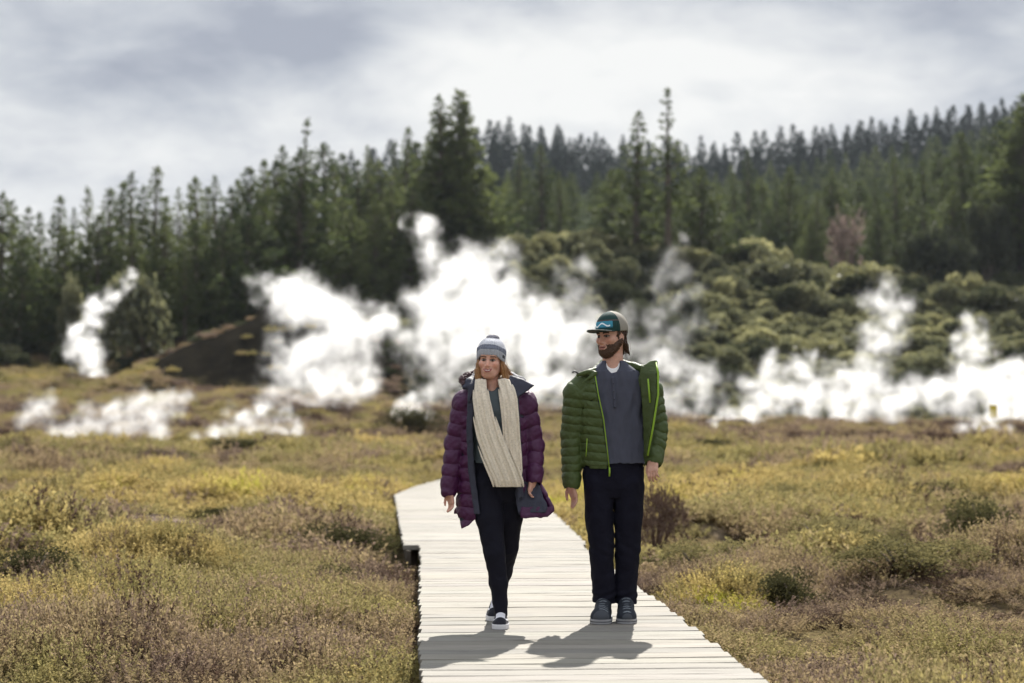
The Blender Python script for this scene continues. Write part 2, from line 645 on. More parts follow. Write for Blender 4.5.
# ------------------------------------------------------------------ the man
def build_man():
    x0, y0 = 611.0, 624.0
    fr = head_frame(611.0, 336.0, 0.0, R(44), R(-3), R(-2), 0.98)
    skin = np.array((0.53, 0.30, 0.22))
    # ---- body
    f = Field(552, 676, -36, 26, 306, 628, 0.55)
    sculpt_head(f, fr, True)
    f.chain([(613.5, 346, 2), (613, 360, 2), (613, 372, 2)], [10.2, 9.8, 11.5], 3)
    rows = [368, 374, 382, 396, 420, 445, 470, 490]
    f.loft(rows, [613] * 8, [2] * 8, [12, 22, 29, 30, 28, 26, 26, 24], [8, 10, 12, 14, 14, 13, 13, 12], 4)
    ra = [(579, 386, 2), (570, 438, 5), (570, 484, -2)]
    la = [(648, 385, 2), (657, 431, 3), (651.5, 463, -13)]
    f.chain(ra, [8.5, 6.5, 4.4], 3)
    f.chain(la, [8.5, 6.5, 4.4], 3)
    f.chain([(599, 486, 1), (600.5, 548, -3), (602.5, 602, 1)], [12, 8.5, 6], 4)
    f.chain([(628, 486, 1), (627.5, 548, 2), (625, 602, 4)], [12, 8.5, 6], 4)
    f.cap((602.5, 606, 2), (599, 619, -20), 5, 3.5, 3)
    f.cap((625, 606, 4), (625, 619, -18), 5, 3.5, 3)
    Mr = np.array(Matrix.Rotation(R(-62), 3, 'Z') @ Matrix.Rotation(R(0), 3, 'X')) 
    Mr = np.array(Matrix.Rotation(R(-15), 3, 'Y')) @ Mr
    sculpt_hand(f, (569.5, 486, -3), Mr, 0.86, 0.30, -1, 0.5)
    Ml = np.array(Matrix.Rotation(R(6), 3, 'Y')) @ np.array(Matrix.Rotation(R(-28), 3, 'X')) @ np.array(Matrix.Rotation(R(150), 3, 'Z'))
    sculpt_hand(f, (652.5, 461, -14), Ml, 0.86, 0.62, 1, 0.3)

    def paint(V, col):
        paint_head(V, col, fr, True, skin, np.array((0.36, 0.15, 0.12)), np.array((0.03, 0.016, 0.010)))
    body = finish('person', f, M_skin, x0, y0, None, paint, skin)

    # ---- beard, hair, cap
    f = Field(588, 634, -30, 26, 326, 366, 0.4)
    f.fr = fr
    f.ell((0, -3.2, -7.0), (11.8, 12.2, 13.6), 1)
    f.ell((0, -9.0, -17.0), (6.6, 6.2, 6.0), 5)
    for sx in (-1, 1):
        f.cap((sx * 10.6, 2, -5), (sx * 5.2, -8, -16), 3.4, 3.6, 4)
        f.cap((sx * 11.6, 0.5, 3), (sx * 11.2, 0.5, -8), 2.1, 2.6, 2)
    f.put(lambda X, Y, Z: np.minimum(np.maximum(Z - (-8.6 + 0.50 * np.maximum(Y + 11, 0) * (np.abs(X) > 0)), -50), 60),
          (-20, -25, -30), (20, 20, 12), 1.2, 'keep')
    f.ell((0, -15.2, -11.9), (3.6, 3.0, 1.6), 0.8, 'cut')
    f.ell((0, -16.5, -5.5), (4.6, 4.0, 3.2), 0.8, 'cut')
    f.put(lambda X, Y, Z: 0.35 * nz(X, Y, Z, 1.5, 3) + 0.3 * np.sin(X * 3.1 + Y * 1.3) * np.sin(Z * 1.1 + Y), (-20, -25, -30), (20, 20, 12), 1, 'disp')
    f.fr = None
    finish('beard', f, M_beard, x0, y0, body)

    f = Field(588, 642, -24, 34, 318, 374, 0.45)
    f.fr = fr
    f.ell((0, 3.2, 4.0), (13.9, 17.0, 13.5), 1)
    f.ell((0, 10.5, -7), (10.8, 8.8, 10), 4)
    for sx in (-1, 1):
        f.cap((sx * 12.0, -3.2, 5), (sx * 11.7, -1.6, -3), 1.7, 1.2, 1.2)
        f.cap((sx * 10.5, 9, -8), (sx * 9.5, 13, -16), 3.6, 2.2, 2)
    f.cap((0, 17, -9), (-2, 19.5, -18), 3.6, 2.0, 2)
    f.cap((5, 15, -12), (7, 19.5, -19), 2.8, 1.2, 2)
    f.put(lambda X, Y, Z: -(Y + 3.8 - 0.18 * (Z - 2)), (-30, -30, -30), (30, 30, 30), 0.6, 'keep')
    for sx in (-1, 1):
        f.ell((sx * 14, 2.0, -2.2), (4.0, 3.2, 4.2), 0.8, 'cut')
    f.put(lambda X, Y, Z: 0.5 * nz(X, Y, Z, 0.9, 5) + 0.35 * np.sin(X * 2.3 + Y * 2.0), (-30, -30, -30), (30, 30, 30), 1, 'disp')
    f.fr = None
    finish('hair', f, M_hair_brown, x0, y0, body)

    f = Field(578, 636, -36, 30, 304, 342, 0.33)
    f.fr = fr
    f.ell((0, 2.6, 8.0), (15.2, 19.6, 18.4), 1)
    f.ell((0, 2.6, 5.0), (14.1, 18.4, 17.6), 0.5, 'cut')
    f.put(lambda X, Y, Z: (4.6 + 0.02 * (Y + 5)) - Z, (-20, -25, 0), (20, 30, 30), 0.5, 'keep')

    def brim(X, Y, Z):
        zc = 6.0 - 0.006 * X * X - 0.06 * (Y + 14)
        e = np.sqrt((X / 14.0) ** 2 + ((Y + 12.5) / 19.5) ** 2)
        d = np.maximum((e - 1) * 13, Y + 8.5)
        return np.maximum(d, np.abs(Z - zc) - 0.55)
    f.put(brim, (-15, -33, 0), (15, -8, 12), 0.6)
    f.ell((0, 3, 25.9), (1.3, 1.3, 0.9), 0.4)
    f.put(lambda X, Y, Z: 0.22 * (np.abs(np.sin(np.arctan2(X, Y - 2.8) * 3)) < 0.07), (-20, -14, 7), (20, 30, 30), 1, 'disp', 0)
    f.fr = None

    def paint_cap(V, col):
        x, y, z = loc_of(V, fr).T
        front = y < -1.5
        brimm = (z < 8.4) & (y < -14.0) & ((x / 15.3) ** 2 + ((y - 2.6) / 19.7) ** 2 > 1.0)
        dark = np.array((0.012, 0.040, 0.036))
        col[:] = np.array((0.26, 0.24, 0.20))
        col[front] = dark
        a = np.arctan2(x, -(y - 2.8))
        s = a * 13.5
        band = front & (z > 8.4) & (z < 15.6)
        col[band] = (0.045, 0.23, 0.33)
        col[front & (z > 15.6) & (z < 16.9)] = (0.08, 0.06, 0.055)
        col[front & (z > 8.4) & (z < 9.6)] = (0.02, 0.10, 0.14)
        # pale wave drawn across the badge
        wl = 11.6 + 1.9 * np.sin(s * 0.62 + 0.4) * np.exp(-(s / 9) ** 2)
        col[band & (np.abs(z - wl) < 0.75) & (np.abs(s) < 8.0)] = (0.72, 0.78, 0.80)
        col[band & (np.abs(s) > 10.2)] = dark
        col[brimm] = (0.23, 0.24, 0.22)
        col[brimm & (z < 6.0 - 0.006 * x * x - 0.06 * (y + 14))] = (0.05, 0.06, 0.055)
    finish('cap', f, M_cap, x0, y0, body, paint_cap)

    wisps(body, M_hair_brown, x0, y0, 26, (624, 345, 8), (5, 6, 5), (627.5, 356, 9), 5, 0.0010)
    # ---- henley with white tee at the neck
    f = Field(572, 654, -26, 24, 354, 470, 0.6)
    rows = [361, 366, 372, 380, 394, 420, 445, 466]
    cx = [613.5, 613.5, 613.5, 613.5, 614, 615, 616, 617]
    f.loft(rows, cx, [2] * 8, [11.8, 17.5, 26, 32, 33, 32, 32.5, 33], [11.5, 12.5, 14, 15.5, 17, 17, 17.5, 18.5], 2, bot=465)
    f.ell((612.5, 363, -13), (8.0, 12, 10), 1.5, 'cut')
    f.cap((611.0, 365, -15), (611.5, 382, -19), 5.2, 0.6, 1.0, 'cut')
    f.put(lambda X, Y, Z: 0.55 * nz(X * 1.2, Y, Z * 0.45, 0.17, 2) + 0.4 * nz(X * 1.3, Y * 0.3, Z * 0.35 + X * 0.15, 0.36, 4), (570, -30, -470), (660, 30, -372), 1, 'disp', 0)
    f.cap((612, 379, -15.2), (614, 408, -16.2), 1.7, 1.4, 1.2)
    for r in (384, 392, 400, 408):
        f.ell((612.4 + (r - 384) * 0.06, r, -17.6), (0.9, 0.9, 0.9), 0.2)
    finish('henley_shirt', f, M_henley, x0, y0, body)
    f = Field(596, 632, -20, 16, 354, 392, 0.6)
    f.loft([363, 368, 376, 390], [612.5] * 4, [2] * 4, [10.8, 11.6, 16, 18], [10.8, 11.6, 14.0, 15.5], 1)
    f.ell((612, 361, -12), (8.2, 9, 8.5), 1.2, 'cut')
    finish('undershirt', f, M_tee_white, x0, y0, body)

    # ---- jacket
    rows = [366, 371, 377, 385, 396, 420, 445, 471]
    cx = [613, 613, 613.5, 613.5, 613, 613, 613, 613]
    cy = [3] * 8
    ow = [13, 21, 30, 36, 38, 37, 35, 33]
    od = [11, 14, 17, 19.5, 21, 21.5, 21, 20]
    edge_r = [356, 366, 371, 377, 396, 420, 445, 471]
    eL = [594, 594, 592, 593, 596, 601, 604, 607]
    hR = [634, 636, 638, 639, 641, 643, 644, 644]

    def opening(inset):
        def fn(X, Y, Z):
            r = -Z
            return np.maximum(np.maximum(lerp(r, edge_r, eL) + inset - X, X - lerp(r, edge_r, hR) + inset), Y - 3)
        return fn
    f = Field(550, 678, -34, 30, 355, 492, 0.6)
    f.loft(rows, cx, cy, ow, od, 2, baf=(8.6, 1.7, 0.15, 0.05), bot=471)
    f.loft(rows, cx, cy, [w - 3 for w in ow], [w - 3 for w in od], 0.8, 'cut', top=340, bot=480)
    f.put(opening(0), (560, -40, -480), (670, 5, -355), 1.0, 'cut')
    for r0, sg in ((466.5, 1),):
        f.put(lambda X, Y, Z: np.where((-Z > 467.0), 0.5, 0.0), (570, -30, -472), (660, 30, -466), 1, 'disp', 0)
    sl = dict(k=1.6)
    f.chain([(584, 385.5, 2), (577, 394, 3), (571.5, 436, 5), (570.5, 479, -1)], [12.5, 14.0, 11.8, 9.6], 1.6, baf=(8.2, 1.5, 0.3))
    f.cap((570.5, 478.5, -1), (570.3, 485.5, -2), 9.3, 9.0, 1.2)
    f.chain([(644, 384.5, 2), (651, 393, 3), (657.0, 430, 3), (653.6, 458, -9)], [12.5, 13.4, 12.2, 10.2], 1.6, baf=(8.0, 1.5, 0.1))
    f.cap((653.8, 457, -9), (653.2, 462, -11), 10, 9.4, 1.2)
    f.cap((570.3, 483, -1), (570.3, 492, -3), 6.6, 6.6, 0.5, 'cut')
    f.cap((652.9, 461, -11), (652, 468, -14), 6.8, 6.8, 0.5, 'cut')
    # front panel folded open on the picture's right, standing collar, turned-down collar
    f.panel([361.5, 366, 374, 396, 430, 458], [652, 645, 641, 643, 645, 645], [-8, -10, -13, -16, -17, -16],
            [655, 656, 657, 656.5, 651, 646], [-9, -12, -17, -23, -25, -22], 1.7, 1.2, baf=(8.4, 0.5, 0.2))
    f.chain([(594, 370, 4), (604, 363, 14), (621, 362, 14), (635, 367, 7), (646, 370, -1), (655.5, 363, -9)], [3.0, 3.6, 3.6, 4.2, 4.0, 1.6], 3.5)
    f.chain([(597, 370, -2), (588, 373, -9), (577, 375.5, -10)], [3.4, 3.0, 1.8], 2.0)
    f.cap((594, 374, -10), (581, 384, -15), 2.6, 1.0, 2.0)
    f.put(lambda X, Y, Z: 0.55 * nz(X, Y, Z, 0.16, 3) + 0.22 * nz(X, Y, Z, 0.5, 9), (550, -34, -492), (678, 30, -372), 1, 'disp', 0)
    finish('quilted_jacket', f, M_puff_green, x0, y0, body)
    # lining of the open panel, a thin sheet on its inner face
    f = Field(632, 664, -34, 6, 360, 462, 0.6)
    f.panel([367, 374, 396, 430, 456], [643, 639.5, 641.5, 643, 643.5], [-12, -14.5, -17.5, -18.5, -17.5],
            [653, 655, 654.5, 649, 644.5], [-11.5, -19, -25, -27, -24], 0.7, 0.5)
    f.put(lambda X, Y, Z: 0.3 * nz(X, Y, Z, 0.3, 7), (630, -40, -462), (664, 8, -360), 1, 'disp', 0)
    finish('lining', f, M_lining_green, x0, y0, body)

    def tube_part(name, pts, rad, mat, n=8):
        mb = MB()
        mb.tube([((p[0] - x0) / PXM, p[2] / PXM, (y0 - p[1]) / PXM) for p in pts], rad, n)
        return mb.build(name, mat, body, True)
    tube_part('zip', [(655.8, 363, -11), (657.3, 374, -19.3), (656.8, 396, -25.3), (651.0, 430, -27.3), (646.0, 457, -24)], 0.0060, M_zip)
    pz = [(594.2, 377, -14.5), (597.2, 396, -17.5), (602.2, 420, -18.9), (605.2, 445, -18.6), (608, 470.5, -17.8)]
    tube_part('zip', pz, 0.0034, M_zip)
    tube_part('pocket_zip', [(647.0, 380, -21.2), (647.8, 392, -23.0), (648.6, 404, -24.2)], 0.0055, M_zip)
    tube_part('pocket_zip', [(585.8, 440, -14.2), (585.2, 452, -13.6), (584.6, 458, -13.2)], 0.0028, M_zip)
    tube_part('zip_pull', [(608, 469, -19.2), (608.1, 474, -19.6), (607.9, 478, -19.4)], 0.0052, M_zip)
    tube_part('zip_pull', [(577.5, 374.5, -11), (573.5, 372, -12), (571, 373.5, -12)], 0.0055, M_dark_metal)

    # ---- jeans
    f = Field(576, 650, -24, 26, 456, 614, 0.6)
    f.loft([456, 466, 480, 490, 500], [613.5] * 5, [1] * 5, [29, 30, 31, 30, 27], [15, 16, 17, 17, 14], 5)
    f.chain([(599, 486, 0), (598.8, 520, -2), (600.6, 552, -4), (602.4, 580, -2), (603.2, 607, 0)], [16, 14.6, 12.2, 11.6, 11.6], 1.5)
    f.chain([(628.5, 486, 0), (628.0, 520, 0), (627.4, 552, 1), (626.2, 580, 3), (624.8, 607, 4)], [16, 14.6, 12.4, 11.4, 11.4], 1.5)
    f.cap((613.4, 514, -30), (613.4, 505, -30), 0.5, 0.6, 1.5, 'cut', flat=60)
    f.put(lambda X, Y, Z: 0.35 * nz(X * 0.8, Y, Z * 0.6, 0.30, 1) + 0.6 * nz(X, Y, Z * 0.6, 0.13, 6) + 0.55 * np.exp(-((-Z - 599) / 7) ** 2) * np.sin(-Z * 0.75 + 0.2 * X + 0.2 * Y) + 0.4 * np.exp(-((-Z - 552) / 10) ** 2) * np.sin(-Z * 0.55 - 0.35 * X), (570, -30, -620), (656, 30, -470), 1, 'disp', 0)
    f.everywhere(lambda X, Y, Z: -Z - (606.5 + 0.05 * (X - 613)) + 0 * Y, 0.8)
    finish('jeans', f, M_denim, x0, y0, body)

    # ---- shoes
    for hx, tx, toe_w, hd_, td in ((603.5, 598.6, 10.4, 8, -33), (625.2, 624.6, 9.8, 11, -30)):
        f = Field(582, 642, -48, 26, 596, 626, 0.5)
        f.cap((hx, 616, hd_), (tx, 616.5, td + 9), 8.2, 8.2, 3)
        f.cap((hx, 606, hd_ - 2), (hx * 0.7 + tx * 0.3, 607, -8), 8.0, 7.0, 4)
        f.cap((hx * 0.6 + tx * 0.4, 609, -10), (tx, 615.5, td + 8), 7.4, 7.0, 4)
        f.ell((tx, 617.5, td + 9), (toe_w, 11.5, 7.5), 3)
        for q in range(5):
            yy = -12 - q * 3.6
            tt = (yy - hd_) / (td - hd_)
            c = hx + (tx - hx) * tt
            f.cap((c - 4.2, 602.4 + q * 2.0, yy), (c + 4.2, 602.0 + q * 2.0, yy), 0.75, 0.75, 0.2)
        f.everywhere(lambda X, Y, Z: -Z - 621.4, 0.3)
        # rubber sole, a little wider than the upper
        A, B = np.array((hx, hd_)), np.array((tx, td + 9))

        def sole(X, Y, Z, A=A, B=B, w0=8.9, w1=toe_w + 0.6):
            ab = B - A
            t = np.clip(((X - A[0]) * ab[0] + (Y - A[1]) * ab[1]) / (ab @ ab), -0.0, 1)
            d = np.sqrt((X - A[0] - t * ab[0]) ** 2 + (Y - A[1] - t * ab[1]) ** 2) - (w0 + (w1 - w0) * t)
            return np.maximum(d, np.abs(-Z - 621.6) - 2.3)
        f.put(sole, (582, -50, -624), (644, 26, -618), 0.4)

        def paint_shoe(V, col, hx=hx, tx=tx):
            r = -V[:, 2]
            col[:] = (0.020, 0.024, 0.032)
            col[r > 619.1] = (0.30, 0.30, 0.31)
            col[(r > 621.2) & (r < 622.0)] = (0.06, 0.06, 0.065)
            lace = (V[:, 1] < -8) & (V[:, 1] > -30) & (r < 612.5) & (np.abs(np.mod(V[:, 1] + 12, 3.6) - 0.0) < 0.8) & (np.abs(V[:, 0] - hx * 0.5 - tx * 0.5) < 4.5)
            col[lace] = (0.20, 0.22, 0.24)
            col[(V[:, 1] < -31) & (r < 619.1)] = (0.055, 0.06, 0.07)
        finish('shoe', f, M_shoe, x0, y0, body, paint_shoe)
    return body


# ------------------------------------------------------------------ the woman
def build_woman():
    x0, y0 = 497.0, 629.0
    fr = head_frame(490.3, 361.0, 0.0, R(10), R(2), R(3), 0.93)
    skin = np.array((0.60, 0.335, 0.25))
    f = Field(436, 556, -36, 62, 332, 632, 0.6)
    sculpt_head(f, fr, False)
    f.chain([(491, 372, 3), (491.5, 386, 3), (492.5, 398, 4)], [7.4, 7.0, 8.6], 3)
    f.loft([392, 398, 408, 430, 450, 470, 492], [495] * 7, [4] * 7, [10, 24, 28, 23, 21, 24, 24], [8, 10, 12, 13, 12, 13, 13], 4)
    f.chain([(466, 402, 4), (456, 446, 8), (449.5, 494, -2)], [7, 5.4, 3.7], 3)
    f.chain([(524, 402, 4), (534, 446, 8), (533.5, 482, -8)], [7, 5.4, 3.7], 3)
    f.chain([(485, 486, 0), (494.5, 555, -12), (501, 610, -12)], [12, 7.5, 4.8], 4)
    f.chain([(509, 486, 4), (508.5, 553, 22), (496.5, 602, 52)], [12, 7.5, 4.8], 4)
    f.cap((501, 613, -9), (501, 625, -28), 3.4, 2.4, 3)
    f.cap((496.5, 606, 56), (494, 620, 44), 3.0, 2.2, 3)
    Mr = np.array(Matrix.Rotation(R(-8), 3, 'Y')) @ np.array(Matrix.Rotation(R(-55), 3, 'Z'))
    sculpt_hand(f, (449.0, 495, -3), Mr, 0.72, 0.42, -1, 0.2)
    Ml = np.array(Matrix.Rotation(R(12), 3, 'Y')) @ np.array(Matrix.Rotation(R(-10), 3, 'X')) @ np.array(Matrix.Rotation(R(60), 3, 'Z'))
    sculpt_hand(f, (533.5, 482, -8), Ml, 0.72, 0.50, 1, 0.2)

    def paint(V, col):
        paint_head(V, col, fr, False, skin, np.array((0.27, 0.065, 0.058)), np.array((0.10, 0.05, 0.03)))
    body = finish('person', f, M_skin, x0, y0, None, paint, skin)

    # ---- beanie
    f = Field(470, 512, -24, 26, 329, 372, 0.36)
    f.fr = fr
    f.ell((0, 2.8, 7.5), (15.2, 18.6, 18.6), 1)
    f.ell((0, 3.0, 12.5), (14.6, 17.8, 13.4), 3)
    f.cap((0, 2.5, 4), (0, 3.0, 3), 1, 1, 1)
    f.put(lambda X, Y, Z: np.maximum((np.sqrt((X / 15.6) ** 2 + ((Y - 2.8) / 18.6) ** 2) - 1) * 15, np.abs(Z - 3.5) - 10.0), (-17, -18, -9), (17, 24, 15), 2)
    f.ell((0, 2.8, 4), (13.4, 16.9, 17), 0.5, 'cut')
    f.put(lambda X, Y, Z: np.maximum(np.sqrt((X / 13.8) ** 2 + ((Y - 2.8) / 17.2) ** 2) * 13 - 13, np.abs(Z + 6) - 10), (-17, -18, -18), (17, 24, 6), 0.5, 'cut')
    f.put(lambda X, Y, Z: (5.6 - 0.75 * np.maximum(Y + 13.0, 0) + 0.021 * np.maximum(Y + 13, 0) ** 2) - Z, (-20, -25, -20), (20, 30, 10), 0.8, 'keep')
    f.ell((0.5, 4.0, 26.2), (7.2, 7.2, 3.2), 1.2)
    f.put(lambda X, Y, Z: 0.28 * np.sin(np.arctan2(X, Y - 2.8) * 34) * (Z < 24.5), (-20, -25, -20), (20, 30, 32), 1, 'disp', 0)
    f.put(lambda X, Y, Z: 0.45 * nz(X, Y, Z, 1.6, 2), (-8, -6, 24), (9, 12, 32), 1, 'disp', 0)
    f.fr = None

    def paint_hat(V, col):
        x, y, z = loc_of(V, fr).T
        e = z + 0.42 * np.maximum(y + 13, 0) - 0.006 * np.maximum(y + 13, 0) ** 2
        col[:] = (0.70, 0.71, 0.76)
        col[e < 17.5] = (0.19, 0.21, 0.27)
        col[e < 11.0] = (0.42, 0.44, 0.49)
        col[(e < 11.9) & (e > 10.6)] = (0.48, 0.50, 0.54)
        col[z > 24.6] = (0.20, 0.20, 0.24)
        col[(x > 11.0) & (y < 0) & (y > -6) & (np.abs(e - 8.5) < 1.6)] = (0.02, 0.02, 0.025)
    finish('beanie', f, M_knit, x0, y0, body, paint_hat)

    # ---- hair at the sides of the face, falling behind the scarf
    f = Field(464, 524, -20, 26, 352, 402, 0.45)
    f.chain([(478.6, 362, -4), (477.4, 372, -6), (478.2, 384, -8), (480, 394, -9)], [2.4, 3.0, 3.4, 2.2], 1.5)
    f.chain([(480, 366, 4), (477, 380, 4), (475, 392, 0)], [4, 4, 2], 2)
    f.chain([(502.2, 362, -3), (503.8, 370, -5), (506.5, 379, -5), (510.5, 386, -2)], [2.2, 3.0, 3.3, 1.6], 1.5)
    f.chain([(502, 366, 4), (507, 376, 3), (513, 382.5, 2), (518, 385, 3)], [4.0, 4.4, 3.2, 1.2], 2)
    f.chain([(490, 368, 14), (491, 386, 13)], [11, 12], 3)
    f.put(lambda X, Y, Z: 0.5 * np.sin(X * 2.3 + 0.25 * Z + Y * 1.1) + 0.3 * nz(X, Y, Z * 0.3, 0.8, 2), (460, -24, -404), (526, 30, -350), 1, 'disp', 0)
    finish('hair', f, M_hair_blond, x0, y0, body)

    wisps(body, M_hair_blond, x0, y0, 60, (503.5, 366, 2), (3, 4, 5), (512, 385, 1), 6, 0.0010)
    wisps(body, M_hair_blond, x0, y0, 30, (477.5, 366, 0), (2, 4, 4), (475, 388, 0), 4, 0.0010)
    # ---- top
    f = Field(462, 528, -22, 26, 384, 470, 0.65)
    f.loft([388, 394, 402, 412, 432, 450, 468], [492.5, 493, 494, 495, 495, 495.5, 496], [4] * 7, [9, 16, 27, 29, 25, 24, 27], [9.6, 12, 15, 17.5, 16, 15, 16], 2, bot=465)
    f.ell((491.5, 386, -9), (7, 9, 6.5), 1.2, 'cut')
    f.put(lambda X, Y, Z: 0.5 * nz(X, Y, Z, 0.2, 3), (460, -26, -470), (530, 30, -400), 1, 'disp', 0)
    finish('top', f, M_teal_tee, x0, y0, body)

    # ---- jacket
    rows = [383, 388, 394, 402, 420, 450, 480, 505, 534]
    cx = [494.5, 494.5, 495, 495, 494.5, 494.5, 495.5, 498, 501]
    cy = [5, 5, 5, 5, 5, 6, 8, 10, 12]
    ow = [13, 22, 30, 34.5, 36, 36, 38.5, 43, 48]
    od = [11, 14, 17, 19, 21, 22, 24, 27, 30]
    er = [378, 394, 420, 450, 485, 505, 535]
    eL = [472, 469, 467.5, 468.5, 472, 474.5, 477]
    eR = [514, 517, 519, 520.5, 522, 523, 524]
    hemx, hemr = [440, 453, 461, 469, 477, 500, 522, 540, 553, 560], [503, 508, 531, 527, 520, 517, 520, 517, 512, 508]

    def opening(g, deep=6):
        return lambda X, Y, Z: np.maximum(np.maximum(lerp(-Z, er, eL) + g - X, X - lerp(-Z, er, eR) + g), Y - deep)

    def hem(g=0):
        return lambda X, Y, Z: -Z - np.where(Y < 8, lerp(X, hemx, hemr), 517.0) + g
    f = Field(434, 564, -30, 48, 372, 540, 0.65)
    f.loft(rows, cx, cy, ow, od, 2, baf=(13.2, 2.2, 0.2, 0.06), bot=540)
    f.loft(rows, cx, cy, [w - 2.6 for w in ow], [w - 2.6 for w in od], 0.8, 'cut', top=360, bot=545)
    f.put(opening(0), (450, -50, -545), (540, 8, -374), 1.0, 'cut')
    f.everywhere(hem(), 1.2)
    # skirt of the picture-right panel, blown outwards
    f.panel([486, 496, 505, 513, 519], [536, 536, 536, 535, 532], [6, 6, 5, 4, 3], [540.5, 546, 550.5, 553, 546], [-3, -7, -9.5, -11.5, -10], 2.5, 1.5, baf=(13.2, 1.0, 0.2))
    f.panel([509, 513.5, 517, 520], [524, 523, 523, 523], [-15, -17, -18, -18], [552, 552, 549, 540], [-12, -13, -14, -15], 2.2, 1.5)
    f.chain([(471, 398, 4), (464.5, 404, 5), (454.8, 446, 8), (448.8, 486, 1)], [11.0, 13.2, 11.6, 9.4], 1.6, baf=(13.0, 1.9, 0.4))
    f.cap((448.8, 486, 1), (448.0, 494, -1), 9.0, 8.2, 1.2)
    f.chain([(519, 398, 4), (525.5, 404, 5), (533.8, 446, 8), (535.2, 474, -3)], [11.0, 12.6, 11.4, 9.4], 1.6, baf=(13.0, 1.9, 0.1))
    f.cap((535.2, 474, -3), (535.0, 481, -6), 9.0, 8.4, 1.2)
    f.cap((448, 492, -1), (447.5, 501, -3), 5.6, 5.6, 0.5, 'cut')
    f.cap((535, 480, -6), (535, 488, -9), 5.6, 5.6, 0.5, 'cut')
    f.put(lambda X, Y, Z: 0.6 * nz(X, Y, Z, 0.15, 3) + 0.25 * nz(X, Y, Z, 0.45, 9), (434, -30, -540), (564, 48, -390), 1, 'disp', 0)
    finish('puffer_coat', f, M_puff_purple, x0, y0, body)
    # ---- lining: a sheet just inside the shell, seen along both front edges
    f = Field(438, 560, -28, 46, 374, 536, 0.7)
    f.loft(rows, cx, cy, [w - 2.2 for w in ow], [w - 2.2 for w in od], 1, bot=540)
    f.loft(rows, cx, cy, [w - 3.8 for w in ow], [w - 3.8 for w in od], 0.6, 'cut', top=360, bot=545)
    f.put(opening(4.4), (450, -50, -545), (540, 8, -374), 0.6, 'cut')
    f.everywhere(hem(2.5), 0.6)
    f.panel([386, 400, 430, 470, 500, 516], [470.5, 468.5, 467.3, 469, 473, 475.5], [-7.5, -12, -14.8, -15, -15.5, -17],
            [475, 473, 471.5, 473, 477, 479], [-9, -13, -16, -16, -16.5, -18], 1.3, 1.5)
    f.panel([386, 400, 430, 470, 486, 500], [515, 518, 519.8, 521.3, 522.3, 522.8], [-7.5, -12, -14.8, -15, -15.5, -17],
            [509, 511.5, 513.5, 516, 518, 519], [-9, -13, -16, -16, -16.5, -18], 1.3, 1.5)
    f.panel([484, 496, 503, 510, 514.5], [517, 517, 518, 519, 520], [-9, -10, -12, -14, -16], [537, 541.5, 544.5, 546, 545], [-5, -10, -13.5, -15.5, -16.5], 1.7, 0.8)
    f.put(lambda X, Y, Z: 0.55 * np.sin((X - 522) * 0.5 + (-Z - 484) * 0.2) + 0.25 * nz(X, Y, Z, 0.22, 4), (521, -40, -520), (552, -4, -484), 1, 'disp', 0)
    f.put(lambda X, Y, Z: 0.25 * nz(X, Y, Z, 0.3, 5), (430, -40, -540), (566, 50, -374), 1, 'disp', 0)
    finish('lining', f, M_lining_slate, x0, y0, body)
    # ---- hood lying on the shoulders, slate inside, and its fur edge
    f = Field(452, 542, -22, 36, 366, 410, 0.6)
    f.chain([(472, 392, -10), (469, 384, -4), (474, 379, 10), (492, 378, 19), (511, 378, 12), (521, 382, 2), (528, 386.5, -5)], [3.2, 5.0, 6, 6.5, 6, 5.0, 2.6], 3)
    f.panel([376, 380, 386, 392, 398], [507, 508, 511, 512.5, 513.5], [-2, -6, -9, -11.5, -13], [511, 522, 533, 526, 517], [-2, -6, -10, -12, -14.5], 2.2, 3)
    f.cap((477, 384, -8), (464, 388, -9), 3.4, 2.4, 3)
    f.cap((471, 388, -11), (469, 402, -14), 3.4, 1.8, 3)
    f.put(lambda X, Y, Z: 0.25 * nz(X, Y, Z, 0.3, 8), (450, -30, -412), (544, 40, -364), 1, 'disp', 0)
    finish('hood', f, M_lining_slate, x0, y0, body)
    f = Field(450, 500, -20, 30, 364, 398, 0.45)
    f.chain([(463, 385, -6), (462, 380, -1), (466, 377, 6), (473, 375.5, 12), (484, 375, 18)], [2.2, 3.4, 4.2, 4.4, 3], 2)
    f.put(lambda X, Y, Z: 1.0 * nz(X, Y, Z, 1.2, 4) + 0.6 * nz(X, Y, Z, 2.6, 1), (448, -24, -400), (502, 34, -362), 1, 'disp', 0)
    finish('fur_trim', f, M_fur, x0, y0, body)

    # ---- knitted loop scarf
    f = Field(464, 534, -34, 24, 374, 494, 0.5)

    def strand(rows_, xc, yc, hw, th, k=1.5, rib=2.5, ph=0.0):
        def fn(X, Y, Z):
            r = -Z
            c, d, w, t = (lerp(r, rows_, q) for q in (xc, yc, hw, th))
            slope = np.gradient(np.array(xc, dtype=float), np.array(rows_, dtype=float))
            cs = 1 / np.sqrt(1 + lerp(r, rows_, slope) ** 2)
            u, v = (X - c) * cs, Y - d + 0.012 * (X - c) ** 2
            fold = 0.9 * np.sin(u * 0.75 + ph + r * 0.03)
            q = np.sqrt((u / (w * cs)) ** 2 + ((v + fold * 0.8) / t) ** 2)
            d_ = (q - 1) * np.minimum(w, t) - 0.95 * np.abs(np.sin(u * np.pi / rib + ph)) ** 0.8 + 0.6
            return np.maximum(d_, np.maximum(rows_[0] - r, r - rows_[-1]))
        m = max(hw) + 3
        f.put(fn, (min(xc) - m, min(yc) - 9, -rows_[-1]), (max(xc) + m, max(yc) + 9, -rows_[0]), k)
